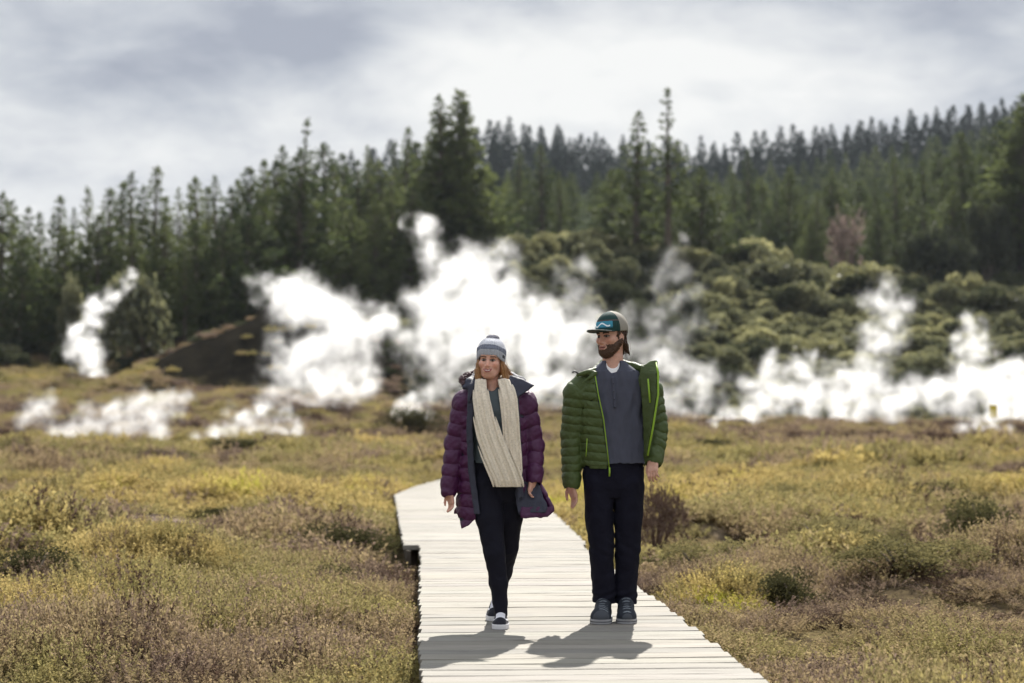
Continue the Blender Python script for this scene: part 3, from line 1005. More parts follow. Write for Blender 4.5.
    strand([380, 390, 400, 420, 440, 458, 472, 483], [504, 507, 509, 511, 512.3, 513.5, 514, 513], [-9, -13, -16.5, -19.5, -20, -20, -20.5, -20.5],
           [6, 8, 9.2, 8.6, 8.2, 9, 9.5, 8], [3.5, 4, 4, 4, 4, 4, 3.8, 3.2], 1.5, 3.3, 0.5)
    strand([380, 390, 400, 420, 440, 458, 472, 482, 488.5], [480.5, 480.5, 481.3, 485.0, 490.5, 497.5, 503.5, 507.5, 509], [-9, -13.5, -17, -20.5, -22.5, -23.5, -24, -24, -23.5],
           [5.5, 7.2, 8.4, 11.0, 13.8, 15.5, 16.3, 16.6, 14.5], [3.5, 4, 4.2, 4.4, 4.4, 4.4, 4.2, 4.0, 3], 1.0, 3.3, 0.0)
    f.chain([(480, 384, -9), (478.5, 381, 2), (484, 380, 11), (492, 379.5, 14), (500, 380, 10), (504.5, 381, 2), (504.5, 384, -9)], [4.6, 4.4, 4.4, 4.4, 4.4, 4.4, 4.6], 2)

    def paint_scarf(V, col):
        x, y, z = V.T
        g = 0.5 + 0.5 * np.sin(x * 0.9 + 0.35 * z)
        col[:] = np.array((0.86, 0.76, 0.61)) * (0.92 + 0.10 * g[:, None])
    finish('scarf', f, M_scarf, x0, y0, body, paint_scarf)

    # ---- leggings
    f = Field(464, 532, -30, 74, 452, 624, 0.6)
    f.loft([454, 464, 476, 490, 504], [496.5, 496.5, 497, 497.5, 497.5], [4, 4, 4, 4, 3], [24.5, 26.5, 28, 28, 25.5], [14, 16, 17, 17, 13], 4)
    f.chain([(486.5, 488, 0), (489.5, 520, -6), (494.8, 555, -13), (498.8, 585, -12), (501.2, 617, -11)], [16.5, 14.2, 10.6, 9.2, 6.8], 3)
    f.chain([(509, 488, 4), (509.5, 520, 11), (508.5, 553, 22), (503, 580, 38), (496.8, 608, 55)], [16, 13.8, 10.4, 9.0, 6.0], 3)
    f.put(lambda X, Y, Z: 0.35 * nz(X, Y, Z * 0.6, 0.25, 1) + 0.2 * nz(X * 0.5, Y, Z * 0.7, 0.5, 6) * (-Z > 540), (460, -34, -620), (536, 80, -455), 1, 'disp', 0)
    finish('leggings', f, M_legging, x0, y0, body)

    # ---- shoes
    def shoe(fx0, fx1, fy0, fy1, r0, r1, H, T, heel_up):
        """H heel (x, depth), T toe (x, depth); heel_up lifts the heel by so many pixels"""
        f = Field(fx0, fx1, fy0, fy1, r0, r1, 0.45)
        (hx, hd_), (tx, td) = H, T
        up = heel_up

        def lift(Y):
            t = np.clip((Y - td) / (hd_ - td), 0, 1)
            return up * t ** 1.5

        def wrap(fn):
            return lambda X, Y, Z: fn(X, Y, Z - lift(Y) + 0 * X)
        lo, hi = (fx0, fy0, -r1), (fx1, fy1, -r0)

        def upper(X, Y, Z):
            t = np.clip((Y - hd_) / (td + 7 - hd_), 0, 1)
            c = hx + (tx - hx) * t
            w = 6.6 + 1.3 * np.sin(np.pi * np.clip(t, 0, 1) * 0.75)
            top = np.where(t < 0.35, 615.0, 615.0 + (t - 0.35) * 9.5)
            hh = (629 - top)
            dy = np.where(Y < td + 7, (td + 7 - Y), np.where(Y > hd_, Y - hd_, 0))
            q = np.sqrt(((X - c) / w) ** 2 + (dy / 7.5) ** 2)
            q2 = np.sqrt(q ** 2 + (np.maximum(Z + 627, 0) / hh) ** 2)
            return np.maximum((q2 - 1) * 6.5, -(Z + 629 - 3.0))

        def sole(X, Y, Z):
            t = np.clip((Y - hd_) / (td + 7 - hd_), 0, 1)
            c = hx + (tx - hx) * t
            w = 7.2 + 1.4 * np.sin(np.pi * t * 0.75)
            dy = np.where(Y < td + 7, (td + 7 - Y), np.where(Y > hd_, Y - hd_, 0))
            q = np.sqrt(((X - c) / w) ** 2 + (dy / 8.0) ** 2)
            return np.maximum((q - 1) * 7, np.abs(Z + 626.4) - 2.5)
        f.put(wrap(upper), lo, hi, 0.5, marg=0)
        f.put(wrap(sole), lo, hi, 0.3, marg=0)

        def laces(X, Y, Z):
            d = 9.0 + 0 * (X + Y + Z)
            for q in range(4):
                yy = td + 13 + q * 3.6
                t = (yy - hd_) / (td + 7 - hd_)
                c = hx + (tx - hx) * t
                zt = -(615.0 + max(t - 0.35, 0) * 9.5) - 0.2
                e = np.sqrt((np.maximum(np.abs(X - c) - 3.4, 0)) ** 2 + (Y - yy) ** 2 + (Z - zt + 0.06 * (X - c) ** 2) ** 2)
                d = np.minimum(d, e - 0.95)
            return d
        f.put(wrap(laces), lo, hi, 0.2, marg=0)
        t2 = 0.5

        def paint_shoe(V, col):
            X, Y, Z = V.T
            Z = Z - lift(Y)
            r = -Z
            col[:] = (0.012, 0.012, 0.018)
            col[r > 624.0] = (0.62, 0.61, 0.62)
            t = (Y - hd_) / (td + 7 - hd_)
            c = hx + (tx - hx) * t
            top = 615.0 + np.maximum(t - 0.35, 0) * 9.5
            col[(Y > td + 10.5) & (Y < td + 33) & (np.abs(X - c) < 4.6) & (r < top + 2.4)] = (0.66, 0.65, 0.68)
            side = (r > 617) & (r < 623) & (np.abs(r - (617.5 + 4 * np.abs(np.sin(t * 3.0)))) < 0.8) & (np.abs(X - c) > 4.5) & (t < 0.85)
            col[side] = (0.6, 0.6, 0.62)
        finish('shoe', f, M_shoe, x0, y0, body, paint_shoe)
    shoe(486, 518, -46, 6, 606, 632, (501.3, -6), (500.6, -38), 0.0)
    shoe(480, 512, 22, 74, 596, 632, (496.8, 60), (493.2, 30), 9.0)
    return body


woman = build_woman()
tag(woman, 'woman in purple puffer coat, cream knit scarf and pale grey beanie walking on the boardwalk', 'person', 'walkers on the boardwalk')
man = build_man()
tag(man, 'bearded man in open green quilted jacket and trucker cap walking on the boardwalk', 'person', 'walkers on the boardwalk')
Y_WALK = F_PX / PXM
woman.location = (gx(497, Y_WALK + 0.09), Y_WALK + 0.09, 0.0)
woman.scale = (0.987,) * 3
man.location = (gx(611, Y_WALK + 0.30), Y_WALK + 0.30, 0.0)
man.scale = (1.012,) * 3
# ================================================================== camera, air and light
cam = bpy.data.cameras.new('camera')
cam_o = bpy.data.objects.new('camera', cam)
COL.objects.link(cam_o)
scene.camera = cam_o
cam.sensor_width = 36.0
cam.lens = F_PX * 36.0 / 1024.0
cam.clip_start, cam.clip_end = 0.1, 9000
cam_o.location = (0, 0, CAM_H)
cam_o.rotation_euler = (R(90) + math.atan((HORIZON - 341.5) / F_PX), 0, 0)
cam.dof.use_dof = True
cam.dof.focus_distance = Y_WALK + 0.1
cam.dof.aperture_fstop = 1.75
cam.dof.aperture_blades = 9

SUN = Vector((0.30, 1.69, 1.72)).normalized()
sun_el = math.asin(SUN.z)
sun_az = math.atan2(SUN.x, SUN.y)
L = bpy.data.lights.new('sun', 'SUN')
L.energy, L.angle, L.color = 5.0, R(0.55), (1.0, 0.955, 0.885)
sun = bpy.data.objects.new('sun', L)
COL.objects.link(sun)
sun.rotation_euler = SUN.to_track_quat('Z', 'Y').to_euler()
sun.location = (20, 80, 90)

w = bpy.data.worlds.new('World')
scene.world = w
w.use_nodes = True
w.node_tree.nodes.clear()
t = NT(w.node_tree)
sky = t.n('ShaderNodeTexSky', sky_type='NISHITA', sun_disc=False, sun_elevation=sun_el, sun_rotation=sun_az, air_density=1.0, dust_density=1.5)
g = t.n('ShaderNodeTexCoord').outputs['Generated']
sp = t.n('ShaderNodeSeparateXYZ')
w.node_tree.links.new(g, sp.inputs[0])
# cloud deck: the direction pierces a flat layer overhead, so banks flatten towards the horizon
dz = t.math('ADD', t.math('MAXIMUM', sp.outputs[2], 0.0), 0.30)
cx = t.math('DIVIDE', t.math('MULTIPLY', sp.outputs[0], -1.0), dz)
cy = t.math('DIVIDE', sp.outputs[1], dz)
cv = t.n('ShaderNodeCombineXYZ')
w.node_tree.links.new(cx, cv.inputs[0]); w.node_tree.links.new(cy, cv.inputs[1])
cv.inputs[2].default_value = 3.7
n1 = t.noise(cv.outputs[0], 1.7, 5, 0.5, dist=0.25)
n2 = t.noise(t.vmath('ADD', cv.outputs[0], (5.3, 1.7, 2.0)), 6.0, 5, 0.58, dist=0.25)
cl = t.math('ADD', t.math('MULTIPLY', n1, 0.72), t.math('MULTIPLY', n2, 0.28))
low = t.rangemap(sp.outputs[2], 0.11, 0.26, 0.085, -0.03)      # thinner, brighter cloud low down
cl = t.math('ADD', cl, low)
cloud = t.ramp(cl, [(0.40, (2.85, 3.1, 3.65)), (0.47, (4.0, 4.25, 4.65)), (0.54, (5.3, 5.45, 5.65)), (0.63, (6.6, 6.65, 6.6))])
over = t.rangemap(sp.outputs[2], 0.32, 0.75, 1.0, 2.1)       # cloud higher up, out of view, brightened as added fill light
sc_ = t.n('ShaderNodeVectorMath', operation='SCALE')
w.node_tree.links.new(cloud, sc_.inputs[0]); w.node_tree.links.new(over, sc_.inputs[3])
cloud = sc_.outputs[0]
gap = t.rangemap(t.noise(cv.outputs[0], 0.9, 4, 0.5), 0.62, 0.72)
skyc = t.mix(t.math('SUBTRACT', 1.0, t.math('MULTIPLY', gap, 0.22)), sky.outputs[0], cloud)
bg = t.n('ShaderNodeBackground')
w.node_tree.links.new(skyc, bg.inputs[0])
bg.inputs[1].default_value = 0.062
wo = t.n('ShaderNodeOutputWorld')
w.node_tree.links.new(bg.outputs[0], wo.inputs[0])

# thin moist air between the camera and the far ridge
m_air, nt = new_mat('moist_air')
t = NT(nt)
pv = t.n('ShaderNodeVolumePrincipled')
pv.inputs['Color'].default_value = (0.80, 0.88, 1.0, 1)
pv.inputs['Density'].default_value = 0.00005
pv.inputs['Anisotropy'].default_value = 0.2
t.out(None, pv.outputs[0])
mb = MB()
mb.box((0, 0, 62.0), (1800, 1800, 65.0))
tag(mb.build('haze', m_air), 'thin bluish haze softening the far forest', kind='stuff')

scene.view_settings.view_transform = 'Standard'
scene.view_settings.look = 'None'
scene.view_settings.exposure = 1.16
scene.view_settings.gamma = 1.0
scene.render.engine = 'CYCLES'
cy_ = scene.cycles
cy_.use_denoising = True
cy_.max_bounces = 8
cy_.diffuse_bounces = 3
cy_.glossy_bounces = 2
cy_.transmission_bounces = 3
cy_.transparent_max_bounces = 12
cy_.volume_bounces = 3
cy_.volume_step_rate = 1.0
cy_.volume_max_steps = 128
cy_.use_adaptive_sampling = True
cy_.adaptive_threshold = 0.02
cy_.caustics_reflective = cy_.caustics_refractive = False
scene.render.use_persistent_data = False

# ================================================================== ground
T_Y = np.array([0, 30, 60, 80, 110, 140, 180, 220, 280, 350, 450, 600, 760, 1000, 1500])
T_X = np.array([-500, 0, 150, 240, 310, 400, 500, 600, 700, 850, 1000, 1300, 1700])
T_R = {    # picture row of the bare ground at 80 .. 760 m for each column
    -500: [441, 430, 402, 372, 350, 330, 315, 300, 290, 285],
    0:    [441, 431, 398, 352, 332, 312, 298, 288, 282, 280],
    150:  [441, 431, 396, 350, 330, 305, 285, 272, 265, 262],
    240:  [441, 431, 392, 338, 318, 292, 275, 260, 250, 248],
    310:  [441, 430, 396, 316, 306, 285, 262, 245, 230, 226],
    400:  [441, 430, 403, 348, 292, 262, 245, 225, 200, 194],
    500:  [441, 431, 407, 330, 254, 240, 228, 210, 184, 178],
    600:  [441, 432, 412, 322, 246, 236, 226, 212, 186, 180],
    700:  [441, 433, 422, 334, 266, 252, 240, 225, 196, 186],
    850:  [441, 433, 424, 346, 288, 268, 246, 220, 184, 172],
    1000: [441, 433, 425, 350, 292, 262, 236, 206, 172, 154],
    1300: [441, 433, 424, 350, 290, 250, 215, 180, 140, 122],
    1700: [441, 433, 424, 350, 290, 250, 210, 175, 130, 115]}
TH = np.zeros((len(T_X), len(T_Y)))
for i, cx_ in enumerate(T_X):
    r = T_R[int(cx_)]
    TH[i, :3] = (-0.30, -0.30, -0.28)
    for j in range(10):
        TH[i, 3 + j] = CAM_H + (HORIZON - r[j]) / F_PX * T_Y[3 + j]
    TH[i, 13:] = TH[i, 12] - np.array((25, 60))
    if TH[i, 3] > -0.05: TH[i, 3] = -0.05
GYs = np.concatenate([np.arange(0, 320, 4.0), np.arange(320, 1501, 20.0)])
GXs = np.arange(-500, 1701, 20.0)
_a = np.stack([np.interp(GYs, T_Y, TH[i]) for i in range(len(T_X))])
_g = np.stack([np.interp(GXs, T_X, _a[:, j]) for j in range(len(GYs))], 1)
for _ in range(4):                       # soften the creases of the table
    _p = np.pad(_g, 1, mode='edge')
    _g = (_p[1:-1, 1:-1] * 2 + _p[:-2, 1:-1] + _p[2:, 1:-1] + _p[1:-1, :-2] + _p[1:-1, 2:]) / 6


def vn(x, y, s, seed):
    """value noise -1..1 on the plan"""
    x, y = np.asarray(x, float) * s, np.asarray(y, float) * s
    xi, yi = np.floor(x).astype(np.int64), np.floor(y).astype(np.int64)
    fx, fy = x - xi, y - yi
    fx, fy = fx * fx * (3 - 2 * fx), fy * fy * (3 - 2 * fy)

    def h(a, b):
        n = (a * 374761393 + b * 668265263 + seed * 974634541) & 0x7fffffff
        n = ((n ^ (n >> 13)) * 1274126177) & 0x7fffffff
        return ((n ^ (n >> 16)) & 0xffff) / 32767.5 - 1
    return (h(xi, yi) * (1 - fx) + h(xi + 1, yi) * fx) * (1 - fy) + (h(xi, yi + 1) * (1 - fx) + h(xi + 1, yi + 1) * fx) * fy


def ground(x, y):
    x, y = np.atleast_1d(np.asarray(x, float)), np.atleast_1d(np.asarray(y, float))
    yy = np.maximum(y, 0.5)
    px = np.clip(512 + F_PX * x / yy, -500, 1700)
    px = np.where(y < 30, np.clip(px, 0, 1024), px)
    i = np.clip((px + 500) / 20.0, 0, len(GXs) - 1.001)
    j = np.where(yy < 316, yy / 4.0, 79 + (yy - 316) / 20.0)
    j = np.clip(j, 0, len(GYs) - 1.001)
    ii, jj = i.astype(int), j.astype(int)
    fi, fj = i - ii, j - jj
    z = (_g[ii, jj] * (1 - fi) + _g[ii + 1, jj] * fi) * (1 - fj) + (_g[ii, jj + 1] * (1 - fi) + _g[ii + 1, jj + 1] * fi) * fj
    mx_ = np.clip(1 - np.abs(x + 19.5) / np.where(x < -19.5, 17, 13), 0, 1) * np.clip(1 - np.abs(y - 152) / 12, 0, 1)
    z = z + np.where(mx_ > 0, 8.0 * mx_ ** 0.8 + 0.9 * mx_ ** 0.5 * vn(x, y, 0.35, 41) + 0.5 * mx_ ** 0.5 * vn(x, y, 0.9, 42), 0)
    amp = np.clip((y - 12) / 40, 0, 1)
    z = z + (0.05 + 0.10 * amp) * vn(x, y, 0.33, 1) + 0.02 * vn(x, y, 1.5, 2)
    lat = np.clip((np.abs(x + 0.0575 * np.clip(y, 0, 40) - 0.8) - 1.3) / 1.6, 0, 1) if np.isscalar(y) is False else 1.0
    lat = np.where(y > 38, 1.0, lat)
    hm = np.abs(vn(x, y, 0.62, 51)) * 1.1 + np.abs(vn(x, y, 1.25, 52)) * 0.5
    z = z + lat * np.clip((y - 6) / 8, 0, 1) * (0.34 * hm - 0.12) * np.clip((150 - y) / 60, 0.0, 1)
    z = z + np.clip((y - 130) / 60, 0, 1) * (0.7 * vn(x, y, 0.09, 3) + 0.35 * vn(x, y, 0.25, 4))
    z = z - 0.22 * np.exp(-((x + 1.35) / 0.4) ** 2 - ((y - 17.6) / 2.0) ** 2)
    return np.where(y < 0, -0.30 + 0.05 * vn(x, y, 0.45, 1), z)


rads = [0.0]
r_ = 2.0
while r_ < 1700:
    rads.append(r_)
    r_ *= 1.024
rads = np.array(rads[1:])
angs = np.concatenate([np.linspace(-180, -26, 60, endpoint=False), np.linspace(-26, 26, 420, endpoint=False), np.linspace(26, 180, 60, endpoint=False)])
A_, R_ = np.meshgrid(np.radians(angs), rads)
gxx, gyy = R_ * np.sin(A_), R_ * np.cos(A_)
gzz = ground(gxx.ravel(), gyy.ravel()).reshape(gxx.shape)
na, nr = len(angs), len(rads)
V = np.concatenate([np.stack([gxx.ravel(), gyy.ravel(), gzz.ravel()], 1), [[0, 0, -0.3]]])
ii, jj = np.meshgrid(np.arange(nr - 1), np.arange(na), indexing='ij')
j2 = (jj + 1) % na
Q = np.stack([ii * na + jj, ii * na + j2, (ii + 1) * na + j2, (ii + 1) * na + jj], -1).reshape(-1, 4)[:, ::-1]
m_ground, nt = new_mat('heath_soil')
t = NT(nt)
po = t.n('ShaderNodeNewGeometry').outputs['Position']
big = t.noise(po, 0.11, 4, 0.6)
mid = t.noise(po, 0.9, 5, 0.62)
fine = t.noise(po, 9.0, 5, 0.7)
near = t.ramp(t.math('ADD', t.math('MULTIPLY', mid, 0.6), t.math('MULTIPLY', fine, 0.4)),
              [(0.36, (0.022, 0.017, 0.012)), (0.47, (0.055, 0.042, 0.026)), (0.55, (0.11, 0.085, 0.045)), (0.66, (0.08, 0.08, 0.028))])
bare = t.ramp(fine, [(0.3, (0.11, 0.085, 0.07)), (0.7, (0.24, 0.185, 0.15))])
near = t.mix(t.math('MULTIPLY', t.rangemap(t.noise(po, 0.55, 3), 0.56, 0.64), 0.75), near, bare)
far = t.ramp(t.math('ADD', t.math('MULTIPLY', big, 0.5), t.math('MULTIPLY', mid, 0.5)),
             [(0.36, (0.022, 0.018, 0.011)), (0.46, (0.05, 0.042, 0.02)), (0.56, (0.085, 0.07, 0.03)), (0.66, (0.10, 0.07, 0.04))])
forest = t.ramp(mid, [(0.35, (0.010, 0.014, 0.008)), (0.65, (0.03, 0.036, 0.018))])
ps = t.n('ShaderNodeSeparateXYZ')
nt.links.new(po, ps.inputs[0])
c = t.mix(t.rangemap(ps.outputs[1], 60, 110), near, far)
c = t.mix(t.rangemap(ps.outputs[1], 200, 240), c, forest)
md_ = t.vmath('DISTANCE', t.vmath('MULTIPLY', po, (0.8, 1.0, 0.0)), (-17.0, 150.0, 0.0), out=1)
md_ = t.math('ADD', md_, t.math('MULTIPLY', t.math('SUBTRACT', mid, 0.5), 6.0))
c = t.mix(t.rangemap(md_, 9.5, 13.0, 1.0, 0.0), c, t.ramp(t.math('ADD', t.math('MULTIPLY', fine, 0.5), t.math('MULTIPLY', mid, 0.5)), [(0.4, (0.006, 0.0055, 0.0045)), (0.62, (0.018, 0.0155, 0.011))]))
df_ = t.n('ShaderNodeBsdfDiffuse')
nt.links.new(c, df_.inputs[0])
nt.links.new(t.bump(t.math('ADD', mid, t.math('MULTIPLY', fine, 0.5)), 0.6, 0.08), df_.inputs['Normal'])
t.out(df_.outputs[0])
gr = link('ground', mesh_data('ground', V, Q, [m_ground], True))
tag(gr, 'rolling heath ground of brown soil and moss rising to forested hills', kind='structure')

# ================================================================== boardwalk
m_deck, nt = new_mat('weathered_planks')
t = NT(nt)
co = t.n('ShaderNodeTexCoord').outputs['Object']
rndn = t.n('ShaderNodeAttribute', attribute_name='tone').outputs['Color']
mp = t.n('ShaderNodeMapping', i_Scale=(0.06, 1.0, 1.0))
nt.links.new(co, mp.inputs[0])
gl = t.noise(t.vmath('ADD', mp.outputs[0], t.vmath('SCALE', rndn, None)), 46, 5, 0.65, dist=0.6)
st = t.noise(co, 2.2, 4, 0.6)
wood = t.ramp(gl, [(0.30, (0.13, 0.117, 0.099)), (0.45, (0.188, 0.176, 0.152)), (0.7, (0.235, 0.222, 0.194))])
wood = t.mix(1.0, wood, rndn, 'MULTIPLY')
wood = t.mix(t.math('MULTIPLY', t.rangemap(st, 0.55, 0.72), 0.35), wood, (0.25, 0.235, 0.18))
t.out(t.bsdf(wood, 0.8, 0.25, t.bump(gl, 0.5, 0.006)))
m_beam, nt = new_mat('dark_bearer_wood')
t = NT(nt)
co = t.n('ShaderNodeTexCoord').outputs['Object']
t.out(t.bsdf(t.ramp(t.noise(co, 5, 4), [(0.3, (0.035, 0.028, 0.022)), (0.7, (0.10, 0.085, 0.068))]), 0.9, 0.15))


def deck_edges(y):
    """left and right edge of the walk at distance y"""
    yj = F_PX * CAM_H / 121.0
    if y < yj:
        return -0.0575 * y, -0.0575 * y + 1.57
    if y < 26.5:
        s = y - yj
        return -1.045 - 0.082 * s, -0.89 + 1.57 + 0.06 - 0.035 * s
    s = y - 26.5
    l0, r0 = -1.045 - 0.082 * (26.5 - yj), 0.74 - 0.035 * (26.5 - yj)
    if y < 30.0: return l0 + 0.03 * s, r0 - 0.02 * s
    s2 = y - 30.0
    return l0 + 0.105 + 0.085 * s2, r0 - 0.07 + 0.02 * s2


root = bpy.data.objects.new('boardwalk_path', None)
COL.objects.link(root)
tag(root, 'sun bleached plank boardwalk crossing the heath towards the steam', kind='structure')
dv, df, dc = [], [], []
y = -4.0
rr = random.Random(4)
PW = 0.172
while y < 37:
    gap = rr.choice((0.005, 0.007, 0.009, 0.013)) if y < 9 else rr.choice((0.0015, 0.002, 0.0035))
    y0_, y1_ = y, y + PW - gap
    l, r = deck_edges(max(y, 0.01) if y > 0 else y)
    l2, r2 = l + rr.uniform(-0.012, 0.012), r + rr.uniform(-0.015, 0.02)
    sk = -0.0575 * 0.0
    zt = rr.uniform(-0.0015, 0.0015)
    tl, tw = rr.uniform(-0.002, 0.002), rr.uniform(-0.002, 0.002)
    tone = rr.uniform(0.84, 1.10)
    tint = (tone * rr.uniform(0.98, 1.03), tone, tone * rr.uniform(0.94, 1.02))
    nseg = 6
    bev = 0.0025
    b = len(dv)
    prof = [(y0_, -0.045), (y0_, -bev), (y0_ + bev, 0), (y1_ - bev, 0), (y1_, -bev), (y1_, -0.045)]
    sag = [rr.uniform(-0.0015, 0.0015) for _ in range(nseg + 1)]
    for s_ in range(nseg + 1):
        u = s_ / nseg
        X = l2 + (r2 - l2) * u
        for (yy, zz) in prof:
            dv.append((X, yy + 0.0575 * (X - l2) + sag[s_], zz + zt + tl * u + (tw if yy > y0_ + .05 else 0) * (1 - u) + sag[s_]))
            dc.append(tint)
    for s_ in range(nseg):
        for k in range(6):
            k2 = (k + 1) % 6
            df.append((b + s_ * 6 + k, b + (s_ + 1) * 6 + k, b + (s_ + 1) * 6 + k2, b + s_ * 6 + k2))
    df.append(tuple(b + k for k in range(6)))
    df.append(tuple(b + nseg * 6 + k for k in range(6))[::-1])
    y += PW
me = mesh_data('deck', dv, df, [m_deck], False, np.array(dc))
link('deck', me, root)
for side in (0, 1):
    mb = MB()
    yj_ = F_PX * CAM_H / 121.0
    ys_ = list(np.linspace(-4, yj_ - 0.01, 12))
    yt_ = list(np.linspace(yj_ + 0.03, 36.9, 10))
    for a, b in list(zip(ys_[:-1], ys_[1:])) + list(zip(yt_[:-1], yt_[1:])):
        p = deck_edges(a)[side] + (0.05 if side == 0 else -0.05)
        q = deck_edges(b)[side] + (0.05 if side == 0 else -0.05)
        M = Matrix.Rotation(-math.atan2(q - p, b - a), 3, 'Z')
        mb.box(((p + q) / 2, (a + b) / 2, -0.125), (0.022, (b - a) / 2 - 0.002, 0.075), M)
    mb.build('bearer', m_beam, root)
for yy in np.arange(-3, 37, 3.0):
    l, r = deck_edges(yy)
    for xx in (l + 0.14, r - 0.14):
        mb = MB()
        mb.box((xx, yy, -0.28), (0.05, 0.05, 0.2))
        mb.build('support_post', m_beam, root)

# ================================================================== heath cover
def leaf_mat(name, stops, scale, rnd=0.35, trans=0.45, rough=0.6, moss=True):
    m, nt = new_mat(name)
    t = NT(nt)
    po = t.n('ShaderNodeNewGeometry').outputs['Position']
    oi = t.n('ShaderNodeObjectInfo').outputs['Random']
    tn = t.n('ShaderNodeAttribute', attribute_name='tone', attribute_type='INSTANCER').outputs['Fac']
    f = t.math('ADD', tn, t.math('MULTIPLY', t.math('SUBTRACT', oi, 0.5), rnd))
    f = t.math('ADD', f, t.math('MULTIPLY', t.math('SUBTRACT', t.noise(po, scale, 3), 0.5), 0.35))
    c = t.ramp(f, stops)
    v = t.rangemap(t.noise(po, 26, 2), 0.3, 0.7, 0.7, 1.25)
    c = t.mix(1.0, c, v, 'MULTIPLY')
    d = t.n('ShaderNodeBsdfDiffuse'); nt.links.new(c, d.inputs[0])
    tr = t.n('ShaderNodeBsdfTranslucent'); nt.links.new(c, tr.inputs[0])
    mx = t.n('ShaderNodeMixShader'); mx.inputs[0].default_value = trans
    nt.links.new(d.outputs[0], mx.inputs[1]); nt.links.new(tr.outputs[0], mx.inputs[2])
    t.out(mx.outputs[0])
    return m


HEATH_STOPS = [(0.02, (0.075, 0.050, 0.036)), (0.16, (0.185, 0.135, 0.105)), (0.30, (0.29, 0.22, 0.125)), (0.46, (0.235, 0.208, 0.086)),
               (0.60, (0.33, 0.265, 0.108)), (0.74, (0.43, 0.33, 0.135)), (0.88, (0.40, 0.36, 0.085)), (0.99, (0.45, 0.46, 0.04))]
M_heath = leaf_mat('heath_sprigs', HEATH_STOPS, 0.8, rnd=0.2, trans=0.5)


def sprig_mesh(name, seed, n_st, rad, h, leaf, spread, per):
    """low twiggy clump: leaning stems beset with little leaves"""
    rg = np.random.default_rng(seed)
    v, f = [], []
    for _ in range(n_st):
        a = rg.uniform(0, 2 * np.pi)
        r0 = rad * math.sqrt(rg.uniform(0, 1)) * 0.6
        base = np.array((r0 * math.cos(a), r0 * math.sin(a), 0))
        lean = rg.normal(0, spread, 2) + np.array((math.cos(a), math.sin(a))) * spread * r0 / rad * 1.6
        d = np.array((lean[0], lean[1], 1.0)); d /= np.linalg.norm(d)
        hh = h * rg.uniform(0.5, 1.1) * (1.15 - 0.5 * r0 / rad)
        tip = base + d * hh
        side = np.cross(d, rg.normal(0, 1, 3)); side /= np.linalg.norm(side)
        b = len(v)
        v += [base - side * 0.0022, base + side * 0.0022, tip]
        f.append((b, b + 1, b + 2))
        for k in range(per):
            u = rg.uniform(0.25, 1.0)
            p = base + d * hh * u
            dl = d * rg.uniform(0.1, 0.9) + rg.normal(0, 0.75, 3)
            dl /= np.linalg.norm(dl)
            s = np.cross(dl, rg.normal(0, 1, 3)); s /= np.linalg.norm(s)
            ll = leaf * rg.uniform(0.6, 1.4)
            b = len(v)
            v += [p, p + dl * ll * 0.5 + s * ll * 0.26, p + dl * ll, p + dl * ll * 0.5 - s * ll * 0.26]
            f.append((b, b + 1, b + 2)); f.append((b, b + 2, b + 3))
    me = mesh_data(name, np.array(v), np.array(f, dtype=np.int32), [M_heath], False)
    return bpy.data.objects.new(name, me)


sprigs = bpy.data.collections.new('sprig_sources')     # never linked to the scene: only instanced
for q in range(4):
    sprigs.objects.link(sprig_mesh('a_sprig%d' % q, 20 + q, 54, 0.20, 0.24, 0.0145, 0.42, 22))
for q in range(3):
    sprigs.objects.link(sprig_mesh('b_sprig%d' % q, 40 + q, 70, 0.34, 0.30, 0.034, 0.55, 15))
for q in range(3):
    sprigs.objects.link(sprig_mesh('c_sprig%d' % q, 60 + q, 80, 0.75, 0.55, 0.095, 0.7, 12))


